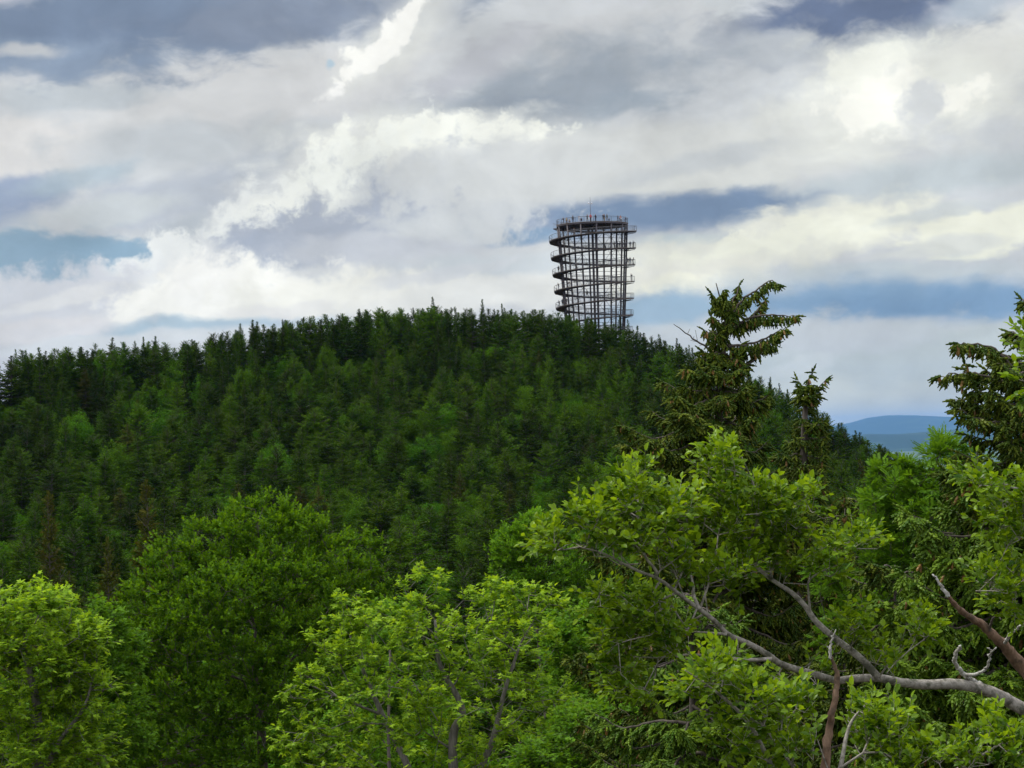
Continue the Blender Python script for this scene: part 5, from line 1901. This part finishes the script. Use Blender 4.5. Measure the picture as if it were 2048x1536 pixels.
# spruce hung with cones, its lopsided top against the sky
rg = np.random.default_rng(41)
YD = 32.0
t_pts = [at(1478, 1500, YD), at(1462, 1300, YD), at(1450, 1100, YD), at(1441, 890, YD), at(1437, 810, YD), at(1441, 740, YD), at(1450, 690, YD), at(1451, 640, YD), at(1441, 600, YD), at(1432, 566, YD)]
g0 = np.array([t_pts[0][0] + .1, YD, float(ground(np.array(t_pts[0][0]), np.array(YD))) - .3])
full = [g0, (g0 + t_pts[0]) / 2] + t_pts
root = tag(empty('spruce_tree', tuple(g0)), 'old spruce hung with brown cones, lopsided sparse top against the sky', 'tree')
sp_ = smooth_path(full, 5)
tv = tube(sp_ - g0, np.interp(sp_[:, 2], [g0[2], pz(1300, 32), pz(850, 32), pz(700, 32), pz(566, 32)], [.20, .12, .06, .030, .006]), 9)
build('trunk', tv[0], [tv[1], tv[2]], M['bark'], root, smooth=True)
brs = []


def tr_(pts, dy=(0, 0)):
    n = len(pts)
    return [at(x, y, YD + dy[0] + (dy[1] - dy[0]) * i / (n - 1)) for i, (x, y) in enumerate(pts)]


brs += [(tr_([(1450, 668), (1468, 622), (1490, 596), (1517, 577), (1540, 562), (1556, 568)], (0, -.2)), .62, 1),
        (tr_([(1451, 650), (1462, 610), (1474, 586), (1478, 572)], (0, .2)), .45, 1),
        (tr_([(1452, 670), (1490, 640), (1530, 630), (1560, 630), (1592, 632)], (0, .15)), .60, 1),
        (tr_([(1450, 690), (1490, 690), (1530, 676), (1555, 664), (1572, 656)], (0, -.3)), .62, 1),
        (tr_([(1450, 700), (1500, 700), (1530, 690), (1550, 688)], (0, .3)), .62, 1),
        (tr_([(1450, 655), (1500, 640), (1520, 610), (1530, 600)], (0, .4)), .45, .9),
        (tr_([(1442, 610), (1432, 600), (1424, 588)], (0, -.1)), .25, 1),
        (tr_([(1440, 598), (1446, 584), (1450, 580)], (0, -.1)), .2, 1),
        (tr_([(1446, 650), (1430, 640), (1422, 632)], (0, -.2)), .3, 1),
        (tr_([(1450, 690), (1432, 670), (1408, 660)], (0, -.2)), .5, 1),
        (tr_([(1450, 700), (1430, 690), (1418, 680)], (0, .2)), .5, 1),
        (tr_([(1448, 725), (1415, 697), (1378, 672), (1347, 648)], (0, -.1)), 0, 0),
        (tr_([(1475, 750), (1495, 728), (1515, 715), (1525, 704)], (0, .1)), 0, 0)]
zt_ = pz(700, YD)
brs += whorls(sp_, pz(1480, YD), zt_, lambda z: np.interp(z, [pz(1480, YD), pz(1250, YD), pz(1000, YD), pz(860, YD), pz(770, YD), zt_], [1.8, 1.55, 1.32, 1.0, .62, .22]), rg, .20, 7, (-.35, .10),
              sides=lambda a: 1.0 + .22 * math.cos(a + math.pi))
top_brs = brs[:13] + whorls(sp_, pz(700, YD), pz(575, YD), lambda z: np.interp(z, [pz(700, YD), pz(575, YD)], [.20, .07]), rg, .17, 3, (.1, .6), sc=.38)
brs = brs[13:]
spruce_parts(root, g0, top_brs, rg, M['shoot'], .13, 0.12, 1.8, side=.20, step=.052, thick=1.3)
spruce_parts(root, g0, brs, rg, M['shoot'], .14, 0.17, .75, side=.36, step=.06, thick=1.35)

# smaller spruce top behind it
rg = np.random.default_rng(42)
Y2 = 37.0
t2 = [at(1600, 1500, Y2), at(1604, 1200, Y2), at(1608, 900, Y2), at(1612, 800, Y2), at(1617, 760, Y2)]
g2 = np.array([t2[0][0], Y2, float(ground(np.array(t2[0][0]), np.array(Y2))) - .3])
root = tag(empty('spruce_tree', tuple(g2)), 'smaller dark spruce with a bushy top just right of the cone-hung spruce', 'tree')
sp_ = smooth_path([g2, (g2 + t2[0]) / 2] + t2, 5)
tv = tube(sp_ - g2, np.linspace(.16, .008, len(sp_)), 8)
build('trunk', tv[0], [tv[1], tv[2]], M['bark'], root, smooth=True)
z_ = lambda py: pz(py, Y2, 1610)
brs = whorls(sp_, z_(1480), z_(770), lambda z: np.interp(z, [z_(1480), z_(1150), z_(950), z_(860), z_(800), z_(770)], [1.5, .95, .52, .33, .18, .12]), rg, .27, 5, (-.35, .35))
YD = Y2
brs += [(tr_([(1613, 800), (1632, 780), (1650, 762)], (0, .0)), .35, 1), (tr_([(1613, 790), (1604, 772), (1596, 760)], (0, .0)), .3, 1), (tr_([(1614, 775), (1620, 752), (1624, 744)], (0, .0)), .12, .4)]
spruce_parts(root, g2, brs, rg, M['shoot'], .14, .10, .6, side=.36, step=.065, thick=1.35)

# right-hand spruce, trunk just outside the picture
rg = np.random.default_rng(43)
Y3 = 22.0
t3 = [at(2125, 1600, Y3), at(2115, 1200, Y3), at(2105, 900, Y3), at(2100, 640, Y3), at(2098, 480, Y3)]
g3 = np.array([t3[0][0], Y3, float(ground(np.array(t3[0][0]), np.array(Y3))) - .3])
root = tag(empty('spruce_tree', tuple(g3)), 'big spruce at the right edge, drooping branches and fresh green shoots', 'tree')
sp_ = smooth_path([g3, (g3 + t3[0]) / 2] + t3, 5)
tv = tube(sp_ - g3, np.linspace(.24, .02, len(sp_)), 10)
build('trunk', tv[0], [tv[1], tv[2]], M['bark'], root, smooth=True)
YD = Y3
z_ = lambda py: pz(py, Y3, 2100)
brs = [(tr_([(2100, 780), (2040, 745), (1990, 700), (1950, 690), (1915, 686)], (0, -.3)), .55, 1),
       (tr_([(2100, 800), (2030, 770), (1980, 755), (1930, 745), (1880, 752)], (0, .2)), .62, 1),
       (tr_([(2100, 830), (2030, 800), (1985, 790), (1945, 775), (1930, 730)], (0, -.1)), .55, 1),
       (tr_([(2105, 860), (2030, 815), (1970, 800), (1910, 800)], (0, .4)), .6, 1),
       (tr_([(2105, 880), (2040, 850), (1990, 845), (1945, 835)], (0, -.4)), .5, .9),
       (tr_([(2105, 760), (2060, 730), (2020, 715), (1985, 700)], (0, .5)), .6, 1),
       (tr_([(2105, 930), (2030, 890), (1975, 880), (1935, 870)], (0, .1)), .6, 1),
       (tr_([(2100, 700), (2080, 640), (2060, 610), (2044, 598)], (0, .3)), .5, 1), (tr_([(2100, 740), (2060, 690), (2035, 668), (2015, 662)], (0, .5)), .5, 1)]
brs += whorls(sp_, z_(1000), z_(720), lambda z: np.interp(z, [z_(1000), z_(850), z_(720)], [1.1, .85, .6]), rg, .20, 4, (-.3, 0), az_range=(math.radians(110), math.radians(250)))
brs += whorls(sp_, z_(1000), z_(495), lambda z: np.interp(z, [z_(1000), z_(720), z_(495)], [1.1, .6, .12]), rg, .24, 4, (-.3, .3), az_range=(math.radians(-80), math.radians(85)))
spruce_parts(root, g3, brs, rg, M['shoot'], .115, .05, .9, side=.32, step=.05, thick=1.3)
brs = whorls(sp_, z_(1600), z_(920), lambda z: np.interp(z, [z_(1600), z_(1200), z_(1020), z_(920)], [2.0, 1.65, 1.35, .9]), rg, .22, 6, (-.5, -.2), az_range=(math.radians(120), math.radians(270)))
brs += whorls(sp_, z_(1600), z_(950), lambda z: np.interp(z, [z_(1600), z_(950)], [1.8, 1.1]), rg, .30, 4, (-.5, -.2), az_range=(math.radians(-90), math.radians(110)))
spruce_parts(root, g3, brs, rg, M['freshshoot'], .13, .10, .9, side=.38, step=.06, fresh=.6, thick=1.3)

# young spruce filling the low middle right, under the beech boughs
for lab, px_, pyt, Yq, Rw, seed, mm in (('shaded spruce whose hanging boughs show under the beech limbs, left part', 1385, 1180, 25, 1.3, 44, 'freshshoot'),
                                       ('dark spruce in the shade behind the long beech limb', 1790, 1130, 26, 1.5, 45, 'shoot'),
                                       ('brownish cone-laden spruce top below the smaller dark spruce', 1690, 990, 33, 1.3, 46, 'shoot')):
    rg = np.random.default_rng(seed)
    tq = [at(px_ + 5, 1700, Yq), at(px_, 1500, Yq), at(px_, pyt, Yq)]
    gq = np.array([tq[0][0], Yq, float(ground(np.array(tq[0][0]), np.array(Yq))) - .3])
    root = tag(empty('spruce_tree', tuple(gq)), lab, 'tree')
    sp_ = smooth_path([gq, (gq + tq[0]) / 2] + tq, 5)
    tv = tube(sp_ - gq, np.linspace(.15, .008, len(sp_)), 8)
    build('trunk', tv[0], [tv[1], tv[2]], M['bark'], root, smooth=True)
    zb, ztp = pz(1640, Yq, px_), pz(pyt + 8, Yq, px_)
    brs = whorls(sp_, zb, ztp, lambda z: Rw * (1 - .85 * (z - zb) / (ztp - zb)) ** .8 + .1, rg, .26, 5, (-.45, .3))
    spruce_parts(root, gq, brs, rg, M[mm], .135, .14 if seed == 46 else .05, .8, side=.38, step=.07, thick=1.3)

# ---- the near beech: limbs reaching in from the right
rg = np.random.default_rng(51)


def z8(pts, Y0, Y1):
    n = len(pts)
    return [tuple(at(1150 + x / 2.281, 980 + y / 2.281, Y0 + (Y1 - Y0) * i / (n - 1))) for i, (x, y) in enumerate(pts)]


tb = at(2330, 1560, 16.5)
gb = float(ground(np.array(tb[0]), np.array(16.5))) - .3
main = z8([(2700, 1330), (2048, 1000), (1960, 950), (1850, 905), (1730, 885), (1600, 888), (1500, 880), (1385, 856), (1280, 860), (1190, 868), (1100, 842), (1000, 815), (930, 790), (870, 745), (790, 700), (700, 660), (640, 600),
           (570, 545), (500, 495), (430, 440), (370, 400), (290, 370), (200, 325), (130, 290), (20, 260)], 16.5, 14.6)
limbs = [([(tb[0], 16.5, gb), (tb[0], 16.5, gb + 6), (tb[0] - .05, 16.5, gb + 12), main[0], (main[0][0] + .1, 16.6, main[0][2] + 1.2), (main[0][0] - .1, 16.8, main[0][2] + 3.0)], .20, .05),
         (main[:8], .050, .028), (main[7:13], .028, .022), (main[12:], .022, .005),
         (z8([(1385, 856), (1300, 765), (1190, 680), (1100, 600), (1050, 530), (990, 470), (900, 410), (830, 350), (780, 290), (690, 220), (560, 140)], 15.6, 15.9), .026, .006),
         (z8([(370, 400), (368, 365), (320, 300), (290, 180), (290, 80), (275, 0)], 14.9, 14.7), .012, .004),
         (z8([(800, 290), (805, 220), (825, 160), (840, 60), (800, -60), (760, -150)], 15.8, 15.5), .012, .004),
         (z8([(895, 405), (890, 350), (885, 290)], 15.8, 15.9), .007, .003),
         (z8([(1075, 570), (1066, 480), (1070, 410), (1150, 360), (1215, 340)], 15.7, 15.5), .009, .003),
         (z8([(570, 545), (545, 490), (540, 440), (528, 380), (520, 300), (528, 210)], 14.9, 15.2), .012, .004),
         (z8([(690, 658), (620, 652), (560, 648), (490, 640)], 15.0, 15.2), .010, .004),
         (z8([(900, 770), (790, 775), (690, 765), (620, 755), (500, 752), (380, 765), (260, 760)], 15.1, 15.3), .014, .004),
         (z8([(320, 300), (270, 245), (215, 190)], 14.8, 14.7), .006, .003),
         (z8([(2750, 700), (2500, 300), (2300, -100), (2150, -400), (2100, -620), (2070, -700)], 16.4, 14.6), .05, .006),
         (z8([(2500, 300), (2300, 250), (2100, 400), (1900, 470), (1830, 460)], 16.0, 14.8), .02, .004),
         (z8([(2300, -100), (2200, -60), (2050, 0), (1900, -50), (1800, -60)], 15.6, 14.9), .016, .004)]
reg = [(1176, 1037, 34, 24, 14.6, 22), (1100, 1088, 36, 24, 14.6, 26), (1250, 1000, 45, 42, 14.8, 44), (1272, 960, 26, 26, 14.8, 16), (1345, 1020, 60, 34, 15.2, 46), (1450, 925, 45, 26, 15.4, 28), (1440, 970, 34, 34, 15.4, 28),
       (1430, 1040, 80, 42, 15.5, 66), (1520, 1010, 60, 42, 15.6, 60), (1560, 1060, 58, 34, 15.8, 44), (1610, 1000, 34, 30, 15.7, 18), (1500, 1100, 70, 36, 15.6, 44), (1698, 1088, 66, 24, 15.4, 34), (1270, 1090, 60, 36, 14.8, 34),
       (1195, 1090, 60, 30, 14.7, 28), (1360, 1128, 50, 34, 15.0, 26), (1435, 1150, 56, 32, 15.2, 26), (1272, 1205, 66, 34, 15.0, 42), (1238, 1265, 48, 46, 15.1, 38), (1240, 1345, 40, 42, 15.1, 28), (1334, 1245, 50, 36, 15.0, 30),
       (1338, 1295, 50, 24, 15.1, 18), (1492, 1304, 24, 18, 15.0, 8), (1270, 1385, 46, 24, 15.1, 18), (1588, 1370, 60, 24, 15.3, 26), (1622, 1345, 24, 20, 15.4, 6), (1690, 1287, 44, 32, 15.4, 24), (1715, 1250, 36, 24, 15.4, 14),
       (1772, 1317, 46, 34, 15.5, 22), (1825, 1258, 42, 34, 15.5, 24), (1640, 1140, 40, 20, 15.6, 12), (1560, 1140, 40, 30, 15.7, 18), (2000, 1160, 50, 40, 15.0, 38), (2030, 1205, 30, 30, 15.0, 16), (2058, 690, 20, 40, 14.7, 7), (2062, 760, 22, 46, 14.9, 10), (1948, 962, 26, 18, 15.0, 10), (1990, 975, 26, 18, 15.0, 10), (2025, 1000, 34, 36, 15.0, 26), (2015, 1060, 42, 40, 15.0, 30),
       (1230, 1040, 50, 30, 14.8, 24), (1310, 1070, 50, 30, 15.0, 26), (1480, 1160, 50, 30, 15.6, 18), (1205, 1200, 30, 26, 15.0, 12),
       (2200, 700, 90, 200, 15.6, 60), (2350, 900, 120, 220, 16.5, 90), (2500, 600, 160, 220, 16.5, 80), (2350, 1200, 130, 150, 16.3, 60), (2600, 1100, 150, 250, 16.8, 70)]
A = cloud_points([(a, b, c, d, e, .45, int(f * .70) + 1) for a, b, c, d, e, f in reg], rg, 0.15)
near_tree('beech_tree', 'near beech whose grey limbs reach in from the right with yellow-green leaves', limbs, A, T_oval(), 0.053, M['beech_near'], M['beechbark'], rg,
          seg=0.12, w=0.25, r0=0.0022, shoots=3, nleaf=7, slen=0.15, spread=52, flat=0.6, droop=0.10, upb=0.65, back=1, jit=.10, clear=[main[:14], main[13:], limbs[4][0][:7], limbs[11][0][:4]])

# lower beech spray rising from below
DEAD = z8([(1150, 1268), (1160, 1090), (1182, 980), (1195, 850), (1170, 700)], 14.6, 14.6)
rg = np.random.default_rng(52)
tb = at(1660, 1760, 13.5)
gb = float(ground(np.array(tb[0]), np.array(13.5))) - .3
limbs = [([(tb[0], 13.5, gb), (tb[0] + .05, 13.5, gb + 7), (tb[0] - .03, 13.5, gb + 13), tuple(tb), tuple(at(1640, 1640, 13.5))], .08, .03),
         (([tuple(at(1650, 1680, 13.5)), tuple(at(1560, 1560, 13.4)), tuple(at(1500, 1450, 13.3)), tuple(at(1440, 1390, 13.3)), tuple(at(1370, 1340, 13.2))]), .02, .004),
         (([tuple(at(1650, 1680, 13.5)), tuple(at(1680, 1540, 13.5)), tuple(at(1700, 1450, 13.6)), tuple(at(1740, 1400, 13.6))]), .02, .004),
         (([tuple(at(1650, 1680, 13.5)), tuple(at(1800, 1600, 13.4)), tuple(at(1930, 1530, 13.3)), tuple(at(2030, 1470, 13.2))]), .02, .004)]
reg = [(1440, 1345, 56, 26, 13.3, 30), (1413, 1378, 60, 28, 13.3, 34), (1485, 1405, 66, 34, 13.3, 42), (1525, 1440, 70, 34, 13.3, 42), (1590, 1420, 46, 30, 13.4, 26), (1566, 1500, 110, 36, 13.4, 52), (1470, 1480, 60, 34, 13.3, 30),
       (1735, 1440, 50, 34, 13.6, 22), (1745, 1500, 50, 30, 13.6, 20), (1830, 1520, 70, 24, 13.4, 26), (2005, 1480, 56, 40, 13.2, 36), (1930, 1510, 50, 30, 13.3, 20), (1800, 1460, 50, 24, 13.5, 16), (1540, 1570, 100, 30, 13.4, 26), (1800, 1580, 110, 30, 13.4, 26)]
reg2 = [(a, b, c, d, e, int(f * (.55 if a < 1640 else .8))) for a, b, c, d, e, f in reg]
A = cloud_points([(a, b, c, d, e, .35, f) for a, b, c, d, e, f in reg2], rg, 0.15)
near_tree('beech_tree', 'young beech with large fresh leaves rising along the bottom edge', limbs, A, T_oval(), 0.053, M['beech_near'], M['beechbark'], rg,
          seg=0.12, w=0.25, r0=0.002, shoots=3, nleaf=6, slen=0.15, spread=52, flat=0.6, droop=0.10, upb=0.7, back=1, jit=.10, clear=[main[:13], DEAD])

# dead stems
def snag(name, label, pts, rad, m, twigs, seed):
    rg = np.random.default_rng(seed)
    dp = dens(pts)
    d0 = np.concatenate([[0], np.cumsum(np.linalg.norm(np.diff(np.array([np.array(p, float) for p in pts]), axis=0), axis=1))])
    sp_ = smooth_path(dp, 6, .003, rg)
    base = sp_[0].copy()
    root = tag(empty(name, tuple(base)), label, 'dead tree')
    tv = tube(sp_ - base, np.interp(np.concatenate([[0], np.cumsum(np.linalg.norm(np.diff(sp_, axis=0), axis=1))]), d0, np.interp(np.linspace(0, 1, len(d0)), np.linspace(0, 1, len(rad)), rad)), 9, rng=rg, rough=.22)
    build('trunk', tv[0], [tv[1], tv[2]], m, root, smooth=True)
    for tp, rr, mm in twigs:
        q = smooth_path(tp, 5, .004, rg)
        tv = tube(q - base, np.linspace(rr, rr * .35, len(q)), 6, rng=rg, rough=.25)
        build('branch_stub', tv[0], [tv[1], tv[2]], mm, root, smooth=True)
    return root


b_ = at(1650, 1620, 14.6)
gb = float(ground(np.array(b_[0]), np.array(14.6))) - .3
snag('dead_trunk', 'upright dead brown stem with pale broken tip, crossing the beech limb', [(b_[0], 14.6, gb), (b_[0], 14.6, gb + 8), tuple(b_)] + z8([(1140, 1268), (1160, 1090), (1182, 980), (1195, 850), (1170, 760)], 14.6, 14.6), [.07, .05, .036, .030, .026, .022, .018, .010], M['deadwood'],
     [(z8([(1170, 770), (1162, 720), (1172, 680), (1190, 636)], 14.6, 14.6), .011, M['lichen']), (z8([(1165, 730), (1150, 712)], 14.6, 14.6), .006, M['lichen'])], 61)
p_ = z8([(2300, 1150), (2048, 815), (1950, 700), (1860, 620), (1760, 550), (1700, 480)], 18.5, 18.0)
gb = float(ground(np.array(p_[0][0]), np.array(18.5))) - .3
snag('dead_trunk', 'leaning dead brown trunk with bleached splintered tip at the right', [(p_[0][0] + .9, 18.6, gb), (p_[0][0] + .6, 18.6, gb + 8), (p_[0][0] + .35, 18.5, p_[0][2] - 1.2)] + p_, [.12, .10, .085, .068, .054, .043, .034, .026, .016], M['deadwood'],
     [(z8([(1705, 486), (1680, 450), (1655, 410), (1630, 384)], 18.0, 18.0), .018, M['lichen']),
      (z8([(1960, 700), (1985, 660), (2020, 630), (2048, 612), (2100, 590)], 18.2, 17.9), .014, M['lichen']),
      (z8([(1890, 640), (1900, 600), (1920, 575), (1945, 590)], 18.2, 18.0), .012, M['bark'])], 62)
snag('broken_branch', 'two lichen-white broken twigs standing on the long beech limb', z8([(1862, 895), (1830, 880), (1780, 845), (1745, 810), (1732, 775), (1742, 740), (1762, 714)], 16.28, 16.1), [.020, .017, .015, .013], M['lichen'],
     [(z8([(1780, 845), (1850, 835), (1885, 800), (1892, 755), (1922, 718)], 16.2, 16.0), .014, M['lichen']), (z8([(1892, 760), (1900, 735), (1880, 720)], 16.1, 16.0), .009, M['lichen'])], 63)['category'] = 'branch'
# ---------------------------------------------------------------- haze: one closed box of even air
hzm, hzt = mat('haze_air')
pv = N(hzt, 'ShaderNodeVolumePrincipled')
pv.inputs['Color'].default_value = (0.25, 0.52, 1.0, 1)
pv.inputs['Density'].default_value = 1.25e-5
pv.inputs['Anisotropy'].default_value = 0.0
hzo = N(hzt, 'ShaderNodeOutputMaterial')
link(hzt, pv.outputs[0], hzo.inputs['Volume'])
x1, y0, y1, z0, z1 = 98000, -400, 97000, -350, 560
V = np.array([(sx_, sy_, sz_) for sz_ in (z0, z1) for sx_, sy_ in ((-x1, y0), (x1, y0), (x1, y1), (-x1, y1))], float)
Fq = np.array([[3, 2, 1, 0], [4, 5, 6, 7], [0, 1, 5, 4], [1, 2, 6, 5], [2, 3, 7, 6], [3, 0, 4, 7]])
tag(build('haze', V, [Fq], hzm), kind='stuff')
